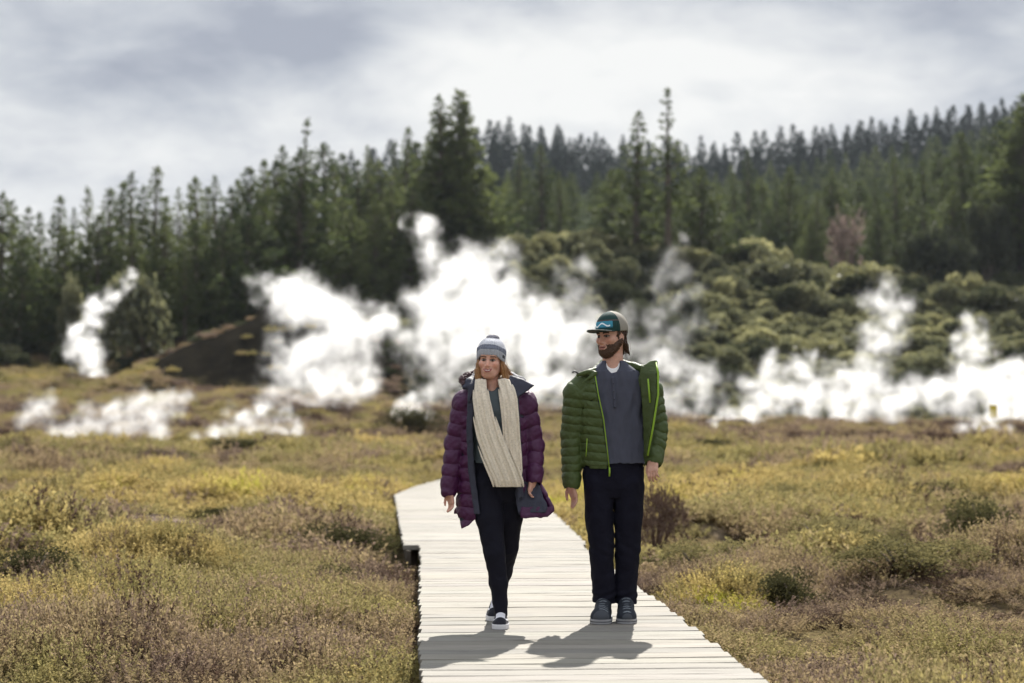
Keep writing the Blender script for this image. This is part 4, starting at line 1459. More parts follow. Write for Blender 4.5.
def scatter(name, pts, rot, scl, idx, tone, label, coll, cat_kind='stuff'):
    me = bpy.data.meshes.new(name)
    me.vertices.add(len(pts))
    me.vertices.foreach_set('co', np.asarray(pts, dtype=np.float32).ravel())
    for nm, ty, dat in (('rot', 'FLOAT_VECTOR', rot), ('scl', 'FLOAT_VECTOR', scl), ('idx', 'INT', idx), ('tone', 'FLOAT', tone)):
        a = me.attributes.new(nm, ty, 'POINT')
        if ty == 'FLOAT_VECTOR': a.data.foreach_set('vector', np.asarray(dat, dtype=np.float32).ravel())
        elif ty == 'INT': a.data.foreach_set('value', np.asarray(dat, dtype=np.int32))
        else: a.data.foreach_set('value', np.asarray(dat, dtype=np.float32))
    o = link(name, me)
    ng = bpy.data.node_groups.new(name + '_nodes', 'GeometryNodeTree')
    ng.interface.new_socket('Geometry', in_out='INPUT', socket_type='NodeSocketGeometry')
    ng.interface.new_socket('Geometry', in_out='OUTPUT', socket_type='NodeSocketGeometry')
    N = ng.nodes
    gi, go = N.new('NodeGroupInput'), N.new('NodeGroupOutput')
    ci = N.new('GeometryNodeCollectionInfo')
    ci.inputs['Collection'].default_value = coll
    ci.inputs['Separate Children'].default_value = True
    ci.inputs['Reset Children'].default_value = True
    ip = N.new('GeometryNodeInstanceOnPoints')
    ip.inputs['Pick Instance'].default_value = True
    at = {}
    for nm, ty in (('rot', 'FLOAT_VECTOR'), ('scl', 'FLOAT_VECTOR'), ('idx', 'INT')):
        n = N.new('GeometryNodeInputNamedAttribute')
        n.data_type = ty
        n.inputs['Name'].default_value = nm
        at[nm] = next(s for s in n.outputs if s.enabled and s.name == 'Attribute')
    e2r = N.new('FunctionNodeEulerToRotation')
    ng.links.new(at['rot'], e2r.inputs[0])
    ng.links.new(gi.outputs[0], ip.inputs['Points'])
    ng.links.new(ci.outputs[0], ip.inputs['Instance'])
    ng.links.new(at['idx'], ip.inputs['Instance Index'])
    ng.links.new(e2r.outputs[0], ip.inputs['Rotation'])
    ng.links.new(at['scl'], ip.inputs['Scale'])
    ng.links.new(ip.outputs[0], go.inputs[0])
    md = o.modifiers.new('scatter', 'NODES')
    md.node_group = ng
    tag(o, label, kind=cat_kind)
    return o


# hand-placed patches read off the photograph: (column, row, half width, half height in pixels, tone, weight)
PATCH = [(230, 505, 190, 22, 0.78, 0.9), (60, 545, 80, 18, 0.55, 0.6), (330, 545, 90, 25, 0.16, 0.8), (140, 580, 110, 16, 0.52, 0.6),
         (230, 650, 120, 26, 0.14, 0.9), (60, 660, 70, 22, 0.50, 0.6), (350, 655, 70, 24, 0.40, 0.5), (170, 620, 90, 14, 0.44, 0.6),
         (30, 590, 55, 14, 0.06, 0.9), (370, 600, 50, 14, 0.5, 0.7), (350, 500, 60, 10, 0.76, 0.7), (100, 470, 140, 10, 0.30, 0.6),
         (300, 470, 120, 9, 0.24, 0.6), (720, 588, 62, 8, 0.97, 1.2), (810, 596, 30, 5, 0.92, 0.9), (735, 612, 75, 9, 0.14, 1.0), (650, 595, 30, 18, 0.12, 0.8),
         (820, 520, 120, 22, 0.70, 0.7), (760, 480, 90, 14, 0.52, 0.6), (930, 480, 90, 14, 0.62, 0.6), (930, 560, 110, 18, 0.66, 0.6),
         (760, 565, 50, 16, 0.30, 0.6), (880, 640, 150, 30, 0.46, 0.6), (720, 660, 40, 26, 0.30, 0.6), (990, 600, 60, 20, 0.3, 0.6),
         (860, 455, 150, 10, 0.24, 0.7), (700, 540, 40, 14, 0.42, 0.5), (1000, 660, 60, 20, 0.36, 0.5), (950, 600, 70, 8, 0.16, 0.7),
         (790, 602, 50, 6, 0.03, 1.0), (372, 572, 42, 14, 0.05, 0.9), (355, 540, 60, 9, 0.07, 0.8), (985, 578, 70, 8, 0.05, 0.9), (690, 556, 34, 8, 0.08, 0.8),  # dark patches from here on put the shade of hollows into the colour
         (870, 500, 80, 5, 0.07, 0.7), (120, 535, 70, 6, 0.08, 0.7), (260, 600, 60, 7, 0.07, 0.7), (760, 530, 60, 6, 0.08, 0.7)]


def tones(x, y):
    base = 0.46 + 0.30 * vn(x, y, 0.22, 11) + 0.22 * vn(x, y, 0.7, 12)
    px = 512 + F_PX * x / y
    py = HORIZON + F_PX * (CAM_H + 0.15) / y
    W = np.zeros_like(px)
    S = np.zeros_like(px)
    for (cx_, cy_2, hw, hh, tn, wt) in PATCH:
        k = wt * np.exp(-((px - cx_) / hw) ** 2 - ((py - cy_2) / hh) ** 2)
        W += k; S += k * tn
    mixw = np.clip(W, 0, 1) * 0.8
    base = base * (1 - mixw) + (S / np.maximum(W, 1e-6)) * mixw + 0.09 * vn(x, y, 1.9, 14)
    base = base - np.clip((y - 45) / 50, 0, 1) * 0.20
    base = np.where(rng.uniform(0, 1, len(base)) < 0.10, base * 0.15, base)
    return np.clip(base, 0.02, 0.98)


def spread(n, y0_, y1_, half, power=1.0):
    """random plan positions in the wedge seen by the camera with a margin for a step aside"""
    u = rng.uniform(0, 1, n * 3)
    y = (y0_ ** power + u * (y1_ ** power - y0_ ** power)) ** (1 / power)
    x = rng.uniform(-1, 1, n * 3) * (half * y + 1.6)
    keep = rng.uniform(0, half * y1_ + 1.6, n * 3) < (half * y + 1.6)
    return x[keep][:n], y[keep][:n]


def off_deck(x, y, m):
    e = np.array([deck_edges(q) for q in np.clip(y, -4, 37)])
    return (x < e[:, 0] - m) | (x > e[:, 1] + m) | (y > 37)


def hollow(x, y):
    """height factor of the cover: mounds and hollows"""
    return np.clip(0.80 + 0.75 * vn(x, y, 0.42, 21) + 0.45 * vn(x, y, 1.1, 22), 0.15, 2.0)


def bare_strip(x, y):
    px, py = 512 + F_PX * x / y, HORIZON + F_PX * (CAM_H + 0.3) / y
    a = np.exp(-((px - 745) / 90) ** 2 - ((py - 618) / 10) ** 2) + np.exp(-((px - 655) / 30) ** 2 - ((py - 604) / 20) ** 2)
    b = np.exp(-((px - 260) / 60) ** 2 - ((py - 655) / 7) ** 2) + np.exp(-((px - 400) / 25) ** 2 - ((py - 612) / 10) ** 2)
    return a + b


def cover(name, n, y0_, y1_, half, kinds, s0, s1, label, margin=0.14):
    x, y = spread(n, y0_, y1_, half)
    k = off_deck(x, y, np.where(y > 24, margin + 0.22, margin)) & ~((y > 15.2) & (y < 19.6) & (x < -0.8) & (x > -0.0575 * y - 0.62)) & (bare_strip(x, y) < rng.uniform(0.25, 0.9, len(x)))
    x, y = x[k], y[k]
    z = ground(x, y) - 0.02
    hf = hollow(x, y)
    de = np.array([deck_edges(q) for q in np.clip(y, -4, 37)])
    dd = np.minimum(np.abs(x - de[:, 0]), np.abs(x - de[:, 1]))
    hf = np.where((dd < 0.5) & (y < 37), np.minimum(hf, 1.0), hf)
    s = rng.uniform(s0, s1, len(x))
    k2 = (hf > 0.55) | (rng.uniform(0, 1, len(x)) < 0.25)
    x, y, z, hf, s = x[k2], y[k2], z[k2], hf[k2], s[k2]
    sc = np.stack([s, s, s * hf], 1)
    rot = np.stack([rng.normal(0, 0.10, len(x)), rng.normal(0, 0.10, len(x)), rng.uniform(0, 6.28, len(x))], 1)
    idx = rng.choice(kinds, len(x))
    return scatter(name, np.stack([x, y, z], 1), rot, sc, idx, tones(x, y), label, sprigs)


cover('heath_grass', 11000, 5.0, 17, 0.36, [0, 1, 2, 3], 0.8, 1.35, 'low twiggy heath of olive, straw and plum sprigs beside the boardwalk')
cover('heath_undergrowth', 15000, 15, 48, 0.37, [4, 5, 6], 0.8, 1.4, 'rolling straw and olive heath across the middle of the flat')
cover('heath_vegetation', 15000, 44, 135, 0.38, [7, 8, 9], 0.7, 1.3, 'blurred brown and olive heath reaching to the steam vents')

# ================================================================== trees and shrubs
def needle_mat(name, dark, light, trans=0.35, gloss=0.012):
    m, nt = new_mat(name)
    t = NT(nt)
    po = t.n('ShaderNodeNewGeometry').outputs['Position']
    oi = t.n('ShaderNodeObjectInfo').outputs['Random']
    f = t.math('ADD', t.math('MULTIPLY', t.noise(po, 0.55, 3), 0.75), t.math('MULTIPLY', oi, 0.3))
    f = t.math('ADD', f, t.math('MULTIPLY', t.math('SUBTRACT', t.noise(po, 4.0, 2), 0.5), 0.4))
    c = t.ramp(f, [(0.30, dark), (0.78, light)])
    d = t.n('ShaderNodeBsdfDiffuse'); nt.links.new(c, d.inputs[0])
    tr = t.n('ShaderNodeBsdfTranslucent'); nt.links.new(c, tr.inputs[0])
    gl_ = t.n('ShaderNodeBsdfGlossy'); gl_.inputs['Roughness'].default_value = 0.45; gl_.inputs[0].default_value = (1, 1, 1, 1)
    mx = t.n('ShaderNodeMixShader'); mx.inputs[0].default_value = trans
    nt.links.new(d.outputs[0], mx.inputs[1]); nt.links.new(tr.outputs[0], mx.inputs[2])
    m2 = t.n('ShaderNodeMixShader'); m2.inputs[0].default_value = gloss
    nt.links.new(mx.outputs[0], m2.inputs[1]); nt.links.new(gl_.outputs[0], m2.inputs[2])
    t.out(m2.outputs[0])
    return m


def bark_mat(name, a, b):
    m, nt = new_mat(name)
    t = NT(nt)
    co = t.n('ShaderNodeTexCoord').outputs['Object']
    n = t.noise(co, 5, 4, 0.65)
    t.out(t.bsdf(t.ramp(n, [(0.3, a), (0.7, b)]), 0.95, 0.1, t.bump(n, 0.6, 0.05)))
    return m


M_pine = needle_mat('pine_needles', (0.028, 0.042, 0.017), (0.125, 0.145, 0.052), 0.45)
M_pine_far = needle_mat('far_pine_needles', (0.010, 0.018, 0.018), (0.028, 0.040, 0.032), 0.3)
M_bark = bark_mat('pine_bark', (0.05, 0.04, 0.032), (0.16, 0.13, 0.10))
M_scrub = needle_mat('scrub_leaves', (0.052, 0.058, 0.032), (0.25, 0.245, 0.125), 0.45, 0.018)
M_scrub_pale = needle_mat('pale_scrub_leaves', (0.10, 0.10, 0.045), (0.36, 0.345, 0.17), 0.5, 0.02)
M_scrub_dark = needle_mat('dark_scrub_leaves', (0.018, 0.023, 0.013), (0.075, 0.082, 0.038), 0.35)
M_twig = bark_mat('bare_twigs', (0.10, 0.065, 0.05), (0.20, 0.14, 0.11))
M_pinkish = needle_mat('bare_pinkish_twigs', (0.14, 0.105, 0.09), (0.26, 0.20, 0.17), 0.4)


def tris(v, f, p, dl, ln, wd, rg):
    s = np.cross(dl, rg.normal(0, 1, 3)); s /= max(np.linalg.norm(s), 1e-6)
    b = len(v)
    v += [p - s * wd * 0.4, p + dl * ln * 0.55 + s * wd * 0.6, p + dl * ln, p + dl * ln * 0.55 - s * wd * 0.6]
    f.append((b, b + 1, b + 2, b + 3))


def pine_meshes(name, seed, H, wid, dens, gap, low, lean, mat, leaders=1, spr=0.55, top=0.0):
    """crown and trunk of one conifer: whorls of rising boughs carrying needle sprays"""
    rg = np.random.default_rng(seed)
    v, f = [], []
    tk = MB()
    for L_ in range(leaders):
        off = np.array((rg.uniform(-1, 1) * wid * 0.35, rg.uniform(-1, 1) * wid * 0.35, 0)) * (L_ > 0)
        HH = H * (1 - 0.07 * L_)
        bend = rg.normal(0, 0.012 * H, 2)
        axis = lambda u: np.array((bend[0] * u * u, bend[1] * u * u, HH * u)) + off * min(1, u * 2.2)
        tk.tube([axis(u) for u in np.linspace(0, 0.985, 9)], [max(0.02, 0.016 * H * (1 - u) ** 0.9 + 0.02) for u in np.linspace(0, 1, 9)], 7)
        z = low * HH
        while z < HH * 0.99:
            u = z / HH
            prof = (1 - u) ** 0.92 * 1.15 * (0.55 + 0.45 * min(1, (u - low * 0.6) / 0.18)) if u < 0.999 else 0
            if top and u > 1 - top: prof *= 1.15
            nb = rg.integers(4, 7)
            a0 = rg.uniform(0, 6.28)
            for k in range(nb):
                if rg.uniform() > dens: continue
                a = a0 + k * 6.28 / nb + rg.normal(0, 0.25)
                bl = wid * prof * rg.uniform(0.55, 1.3) + 0.16
                rise = rg.uniform(-0.05, 0.35) + 0.5 * u + lean
                d = np.array((math.cos(a), math.sin(a), rise)); d /= np.linalg.norm(d)
                p0 = axis(u)
                if bl > 0.9:
                    tk.tube([p0, p0 + d * bl * 0.55, p0 + d * bl * 0.9 + np.array((0, 0, 0.05 * bl))], [0.035 + 0.004 * H * (1 - u), 0.03, 0.012], 4)
                ns = int(4 + bl * 4.2)
                for q in range(ns):
                    w_ = rg.uniform(0.18, 1.0) ** 0.75
                    p = p0 + d * bl * w_ + np.array((0, 0, 0.10 * bl * w_ * w_)) + rg.normal(0, 0.04 + 0.06 * bl, 3) * (0.5 + 0.5 * w_)
                    dl = d * 0.7 + np.array((0, 0, 0.45)) + rg.normal(0, 0.5, 3); dl /= np.linalg.norm(dl)
                    s = spr * rg.uniform(0.6, 1.3) * (0.36 + 0.64 * (1 - u))
                    tris(v, f, p, dl, s, s * 0.42, rg)
                    dl = d * 0.7 + rg.normal(0, 0.6, 3); dl /= np.linalg.norm(dl)
                    tris(v, f, p, dl, s * 0.9, s * 0.40, rg)
            z += HH * gap * rg.uniform(0.7, 1.3) * (1.1 - 0.45 * u)
        tipp = axis(1.0)
        for q in range(8):
            dl = np.array((rg.normal(0, 0.35), rg.normal(0, 0.35), 1.0)); dl /= np.linalg.norm(dl)
            tris(v, f, tipp - np.array((0, 0, rg.uniform(0.1, 0.8))), dl, spr * 0.9, spr * 0.28, rg)
    cm = mesh_data(name + '_crown', np.array(v), np.array(f, dtype=np.int32), [mat], False)
    tm = tk.data(name + '_trunk', [M_bark], True)
    return cm, tm


PINES = {}
for q in range(4): PINES['slim', q] = pine_meshes('slim_pine', 100 + q, 16, 2.3, 0.92, 0.034, 0.08, 0.0, M_pine)
for q in range(3): PINES['broad', q] = pine_meshes('broad_pine', 120 + q, 16, 4.3, 0.95, 0.036, 0.05, 0.05, M_pine, spr=0.7)
for q in range(2): PINES['open', q] = pine_meshes('open_pine', 140 + q, 20, 3.0, 0.62, 0.05, 0.22, 0.12, M_pine, spr=0.75)
PINES['spire', 0] = pine_meshes('spire_pine', 150, 20, 2.7, 0.72, 0.040, 0.05, 0.10, M_pine, spr=0.75)
PINES['group', 0] = pine_meshes('triple_pine', 160, 20, 3.3, 0.9, 0.036, 0.06, 0.08, M_pine, leaders=3, spr=0.75)
FARP = [pine_meshes('far_pine', 180 + q, 17, 3.0, 0.9, 0.05, 0.05, 0.0, M_pine_far, spr=1.0) for q in range(4)]
MIDP = [pine_meshes('mid_pine', 190 + q, 17, 2.9, 0.9, 0.045, 0.05, 0.0, M_pine, spr=0.85) for q in range(4)]
PINE_PROTO = {}


def pine(kind, px, top, Y, H, label, group, parts=True, wscale=1.0):
    """a conifer whose tip stands at the given picture column and row at distance Y"""
    cm, tm = kind
    x = gx(px, Y)
    zt = gz(top, Y)
    base = float(ground(x, Y)[0])
    h = zt - base if H is None else H
    native = max(vv.co.z for vv in tm.vertices) / 0.985 if cm.name not in PINE_PROTO else PINE_PROTO[cm.name]
    PINE_PROTO[cm.name] = native
    s = h / native
    ws = max(s, 0.55) * random.uniform(1.1, 1.8) if H is None else s
    if parts:
        r = bpy.data.objects.new('pine_tree', None)
        COL.objects.link(r)
        a, b = link('crown', cm, r), link('trunk', tm, r)
    else:
        r = link('pine_tree', cm)
    r.location = (x, Y, base - 0.05)
    r.scale = (ws * wscale, ws * wscale, s)
    r.rotation_euler = (0, 0, random.uniform(0, 6.28))
    tag(r, label, 'tree', group)
    return r


rp = random.Random(21)
G_LEFT = 'dark pines in the treeline on the left'
L_LEFT = 'dark slim pine packed in the left hand treeline under the pale sky'
left = [(0, 193, 'broad', 178), (12, 201, 'slim', 195), (28, 206, 'slim', 205), (38, 212, 'slim', 190), (56, 195, 'slim', 186), (73, 208, 'slim', 205), (87, 187, 'slim', 200),
        (105, 189, 'slim', 190), (118, 180, 'slim', 210), (129, 172, 'slim', 188), (140, 185, 'slim', 205), (152, 167, 'slim', 192), (165, 196, 'slim', 205), (178, 188, 'slim', 188),
        (190, 184, 'slim', 210), (197, 177, 'slim', 194), (206, 186, 'slim', 205), (215, 176, 'slim', 190), (228, 187, 'slim', 200), (240, 180, 'slim', 215), (250, 166, 'broad', 205),
        (261, 158, 'slim', 212), (274, 160, 'broad', 220), (284, 146, 'slim', 235), (325, 144, 'broad', 232), (343, 152, 'broad', 240), (334, 165, 'slim', 214), (-20, 190, 'slim', 190), (-45, 200, 'broad', 195),
        (358, 158, 'slim', 225), (368, 145, 'slim', 250), (380, 160, 'broad', 228), (392, 140, 'slim', 245), (405, 127, 'slim', 238), (418, 140, 'broad', 250), (96, 215, 'broad', 180), (64, 225, 'broad', 178),
        (162, 215, 'broad', 182), (222, 210, 'broad', 184), (20, 235, 'broad', 172), (245, 205, 'broad', 190), (195, 222, 'broad', 180), (130, 225, 'broad', 180), (410, 185, 'broad', 215), (375, 195, 'broad', 210), (350, 205, 'broad', 205), (392, 175, 'slim', 214)]
cnt = {}
for (px, tp, kd, Y) in left:
    n = 4 if kd == 'slim' else 3
    cnt[kd] = cnt.get(kd, 0) + 1
    if px >= 345:
        pine(PINES[kd, cnt[kd] % n], px, tp, Y, None, 'olive pine between the dead topped pine and the triple tipped pine', 'pines between the tall pines')
    elif kd == 'slim':
        pine(PINES[kd, cnt[kd] % n], px, tp, Y, None, L_LEFT, G_LEFT)
    else:
        pine(PINES[kd, cnt[kd] % n], px, tp, Y, None, 'bushy olive pine filling the left hand treeline among slim pines', 'bushy pines of the left treeline')
pine(PINES['broad', 1], 298, 149, 205, None, 'broad pine with wide boughs behind the dark earth mound', None, wscale=1.25)
pine(PINES['open', 0], 300, 119, 212, None, 'thin dead topped pine rising out of the broad pine behind the earth mound', None)
pine(PINES['slim', 1], 184, 244, 176, None, 'small young pine in front of the left treeline, right of the round bushy pine', None)
pine(PINES['group', 0], 456, 88, 226, None, 'tallest dark pine with three tips standing above the central steam', None, wscale=1.2)
pine(PINES['spire', 0], 441, 97, 224, None, 'narrow spire pine touching the left side of the triple tipped pine', None)
pine(PINES['broad', 2], 487, 168, 232, None, 'olive bushy pine against the right side of the triple tipped pine', None)
pine(PINES['slim', 2], 518, 145, 270, None, 'slender pine standing alone left of the pair above the pale rounded shrubs', None)
pine(PINES['slim', 3], 542, 144, 275, None, 'slender pine just right of its twin above the pale rounded shrubs', None)
pine(PINES['slim', 0], 560, 170, 265, None, 'short slim pine behind the pale rounded shrubs', None)
pine(PINES['spire', 0], 637, 110, 222, None, 'dark dense pine with a thin spire left of the tall airy pine', None, wscale=1.15)
pine(PINES['open', 1], 669, 87, 214, None, 'tall airy pine with sparse boughs showing sky right of the dark spire pine', None, wscale=1.1)
pine(PINES['broad', 0], 703, 166, 222, None, 'olive bushy pine at the right foot of the tall airy pine', None)
pine(PINES['broad', 1], 612, 168, 232, None, 'olive bushy pine at the left foot of the dark spire pine', None)
G_R = 'olive pines on the right hand slope'
for (px, tp, Y, kd) in [(720, 182, 255, 'slim'), (736, 170, 275, 'slim'), (750, 150, 262, 'slim'), (764, 176, 280, 'broad'), (778, 182, 255, 'slim'), (790, 166, 262, 'broad'), (806, 184, 270, 'slim'),
                        (818, 190, 250, 'slim'), (832, 171, 268, 'broad'), (848, 190, 275, 'slim'), (862, 180, 285, 'broad'), (878, 176, 270, 'slim'), (898, 156, 262, 'slim'), (912, 170, 280, 'broad'), (928, 160, 270, 'slim'),
                        (944, 150, 290, 'broad'), (965, 131, 255, 'broad'), (984, 140, 265, 'slim'), (1005, 121, 262, 'broad'), (1040, 110, 255, 'broad'), (1060, 118, 265, 'slim'), (770, 205, 248, 'broad'), (812, 214, 246, 'broad'),
                        (880, 205, 248, 'broad'), (925, 200, 250, 'slim'), (955, 190, 246, 'broad'), (1000, 175, 244, 'slim'), (742, 214, 246, 'broad'), (855, 215, 244, 'slim')]:
    n = 4 if kd == 'slim' else 3
    cnt[kd] = cnt.get(kd, 0) + 1
    pine(PINES[kd, cnt[kd] % n], px, tp, Y, None, 'olive green pine on the right hand slope above the scrub' if kd == 'slim' else 'bushy dark pine on the right hand slope above the scrub', G_R if kd == 'slim' else 'bushy pines on the right hand slope')
pine(PINES['group', 0], 1026, 92, 242, None, 'big dark pine cut by the right edge of the picture', None, wscale=1.2)
# plantation on the far right slope and the ridge behind it
k = 0
ridge_px = [330, 400, 500, 560, 620, 700, 740, 800, 860, 920, 980, 1024, 1100]
ridge_top = [148, 140, 120, 124, 133, 140, 136, 128, 119, 110, 99, 94, 84]
for row, (Y0, dy, n0, x0_, x1_) in enumerate([(690, 0, 54, 345, 1070), (640, 8, 38, 470, 1070), (585, 18, 28, 480, 1065), (520, 36, 24, 690, 1060), (455, 56, 20, 700, 1055), (395, 74, 16, 705, 1050), (335, 92, 12, 715, 1045), (470, 56, 9, 490, 700), (390, 72, 9, 485, 700), (310, 84, 8, 490, 690)]):
    for q in range(n0):
        px = x0_ + (x1_ - x0_) * (q + 0.5 + rp.uniform(-0.35, 0.35)) / n0
        top = np.interp(px, ridge_px, ridge_top) + dy * np.interp(px, [500, 720, 1060], [0.9, 0.85, 0.8]) + rp.uniform(-5, 6)
        Y = Y0 + rp.uniform(-14, 14)
        far = row < 3
        kk = (FARP if far else MIDP)[k % 4]
        k += 1
        H = rp.uniform(17, 21) if far else rp.uniform(14, 18)
        x = gx(px, Y)
        b = float(ground(x, Y)[0])
        zt = gz(top, Y)
        h = min(max(zt - b, H * 0.8), H * 1.6)
        pine(kk, px, top, Y, h, 'distant dark pine along the far ridge under the cloud' if far else 'pine in the plantation climbing the far right slope', 'pines of the far ridge' if far else 'pines of the right hand plantation', parts=False, wscale=rp.uniform(1.1, 1.65))


def bush_mesh(name, seed, rad, h, n, leaf, mat, lobes=7, twig=False, open_=0.0):
    """rounded shrub: several leafy lobes on short forking stems"""
    rg = np.random.default_rng(seed)
    v, f = [], []
    tk = MB()
    C = []
    for _ in range(lobes):
        a, q = rg.uniform(0, 6.28), math.sqrt(rg.uniform(0, 1)) * 0.66
        C.append((np.array((q * rad * math.cos(a), q * rad * math.sin(a), h * rg.uniform(0.30, 0.66) * (1.15 - 0.5 * q))), rad * rg.uniform(0.30, 0.52), h * rg.uniform(0.26, 0.38)))
    for c, r0, h0 in C:
        tk.tube([(0, 0, 0), c * np.array((0.5, 0.5, 0.5)), c + np.array((0, 0, h0 * 0.5))], [0.03 * h + 0.012, 0.02 * h + 0.008, 0.006 * h + 0.003], 5)
        for _ in range(n // lobes):
            d = rg.normal(0, 1, 3); d /= np.linalg.norm(d)
            if d[2] < -0.5: d[2] *= -0.6
            rr_ = rg.uniform(0.55, 1.06) ** 0.6
            bmp = 1 + 0.16 * math.sin(5 * d[0] + 3 * d[1] + seed) * math.cos(4 * d[2] + 2 * d[0])
            p = c + d * np.array((r0, r0, h0)) * rr_ * bmp
            if p[2] < 0.03: p[2] = rg.uniform(0.03, 0.12)
            dl = d * 0.8 + rg.normal(0, 0.6, 3) + np.array((0, 0, 0.25)); dl /= np.linalg.norm(dl)
            s = leaf * rg.uniform(0.6, 1.35)
            tris(v, f, p, dl, s, s * (0.18 if twig else 0.7), rg)
    return mesh_data(name + '_foliage', np.array(v), np.array(f, dtype=np.int32), [mat], False), tk.data(name + '_stem', [M_bark if not twig else M_twig], True)


BUSH = {
    'scrub': [bush_mesh('scrub', 300 + q, 1.6, 2.2, 1700, 0.22, M_scrub, 8) for q in range(4)],
    'pale': [bush_mesh('pale_scrub', 320 + q, 1.6, 2.2, 1700, 0.22, M_scrub_pale, 7) for q in range(3)],
    'dark': [bush_mesh('dark_scrub', 340 + q, 1.7, 2.3, 1700, 0.23, M_scrub_dark, 8) for q in range(3)],
    'pink': [bush_mesh('twiggy_tree', 360 + q, 1.4, 2.6, 520, 0.42, M_pinkish, 11, True) for q in range(2)],
}


def bush(kind, px, top, Y, h, wide, label, group=None, name='shrub', parts=False):
    x = gx(px, Y)
    b = float(ground(x, Y)[0])
    fm, sm = kind
    if parts:
        r = bpy.data.objects.new(name, None)
        COL.objects.link(r)
        link('foliage', fm, r); link('stem', sm, r)
    else:
        r = link(name, fm)
    if top is not None: h = max(gz(top, Y) - b, 0.4)
    r.location = (x, Y, b - 0.05 * h)
    r.scale = (wide / 3.2, wide / 3.2, h / 2.2)
    r.rotation_euler = (0, 0, random.uniform(0, 6.28))
    tag(r, label, 'shrub', group)
    return r


# the scrub-covered bank: middle knoll and right-hand slope
rb = random.Random(5)
kcount = {}
def pick(kd):
    kcount[kd] = kcount.get(kd, 0) + 1
    return BUSH[kd][kcount[kd] % len(BUSH[kd])]

n_s = 0
for (px, py, r0) in [(545, 195, 14), (572, 205, 16), (590, 222, 18), (560, 232, 16), (528, 215, 14), (612, 200, 12), (600, 238, 16), (505, 232, 14), (545, 250, 14), (575, 252, 15), (520, 250, 13)]:
    Y = 216 - (py - 195) * 0.35 + rb.uniform(-3, 3)
    pale = py < 235 and rb.random() < 0.75
    bush(pick('pale' if pale else 'scrub'), px, None, Y, r0 * 2 / F_PX * Y * 0.95, r0 * 2.3 / F_PX * Y, 'pale olive rounded shrub on top of the knoll between the tall pines' if pale else 'olive rounded shrub on the upper knoll between the tall pines',
         'pale shrubs on the knoll' if pale else 'olive shrubs on the knoll')
for q in range(92):
    px = rb.uniform(665, 1070)
    u = rb.random()
    Y = 136 + 92 * u ** 0.9
    if px > 960 and Y < 150: continue
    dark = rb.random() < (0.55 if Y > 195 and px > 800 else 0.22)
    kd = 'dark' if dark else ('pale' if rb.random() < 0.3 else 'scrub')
    h = rb.uniform(1.3, 4.0) * (1.25 if Y > 190 else 0.9) * (0.7 if Y < 150 else 1)
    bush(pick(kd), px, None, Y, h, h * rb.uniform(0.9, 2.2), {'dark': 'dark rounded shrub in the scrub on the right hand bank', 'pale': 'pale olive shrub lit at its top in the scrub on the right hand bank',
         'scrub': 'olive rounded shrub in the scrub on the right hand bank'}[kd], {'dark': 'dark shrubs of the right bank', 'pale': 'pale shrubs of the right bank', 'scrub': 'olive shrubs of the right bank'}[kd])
for q in range(62):
    px = rb.uniform(395, 690)
    Y = 150 + 62 * rb.random()
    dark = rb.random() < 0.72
    h = rb.uniform(2.2, 4.4)
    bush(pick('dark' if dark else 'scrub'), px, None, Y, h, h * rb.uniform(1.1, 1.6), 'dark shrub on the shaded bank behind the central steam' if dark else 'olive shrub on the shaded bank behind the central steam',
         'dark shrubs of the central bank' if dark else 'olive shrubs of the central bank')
for q in range(26):
    px = rb.uniform(-20, 270)
    Y = rb.uniform(158, 186)
    h = rb.uniform(1.2, 2.6)
    dark = rb.random() < 0.5
    bush(pick('dark' if dark else 'scrub'), px, None, Y, h, h * rb.uniform(1.3, 1.8), 'dark shrub at the foot of the left treeline' if dark else 'olive shrub at the foot of the left treeline', 'dark shrubs below the left treeline' if dark else 'olive shrubs below the left treeline')
bush(BUSH['scrub'][1], 146, 266, 164, None, 9.5, 'large round bushy tree in front of the left treeline beside the steam column', None, 'bushy_tree', True)
bush(BUSH['scrub'][2], 70, 274, 170, None, 4.0, 'upright bushy young tree left of the steam column', None, 'bushy_tree', True)
bush(BUSH['dark'][0], 988, 194, 232, None, 7.0, 'dark rounded broadleaf tree on the right hand slope below the big edge pine', None, 'bushy_tree', True)
bush(BUSH['dark'][1], 940, 225, 224, None, 10.0, 'wide dark broadleaf tree at the top of the right hand scrub', None, 'bushy_tree', True)
bush(BUSH['pink'][0], 850, 212, 236, None, 6.5, 'leafless pinkish tree among the pines at the top of the scrub', None, 'bare_tree', True)
# single bushes on the flat
M_hummock = needle_mat('hummock_leaves', (0.05, 0.048, 0.022), (0.22, 0.19, 0.085), 0.45, 0.0)
M_hummock_dark = needle_mat('dark_hummock_leaves', (0.020, 0.020, 0.011), (0.085, 0.080, 0.036), 0.35, 0.0)
near_b = [bush_mesh('heath_bush', 400 + q, 1.6, 2.2, 4200, 0.085, M_hummock_dark if q else M_hummock, 9) for q in range(2)]
twig_b = bush_mesh('twiggy_bush', 410, 1.5, 2.2, 2600, 0.20, M_twig, 9, True)


def flat_bush(kind, px, row, wide, h, label):
    Y = F_PX * (CAM_H + 0.28) / (row - HORIZON)
    x = gx(px, Y)
    r = bpy.data.objects.new('heath_bush', None)
    COL.objects.link(r)
    link('foliage', kind[0], r); link('stem', kind[1], r)
    r.location = (x, Y, float(ground(x, Y)[0]) - 0.03)
    W = wide / F_PX * Y
    r.scale = (W / 2.6, W / 2.6, h * 1.75 / F_PX * Y / 2.0)
    r.rotation_euler = (0, 0, random.uniform(0, 6.28))
    tag(r, label, 'shrub')


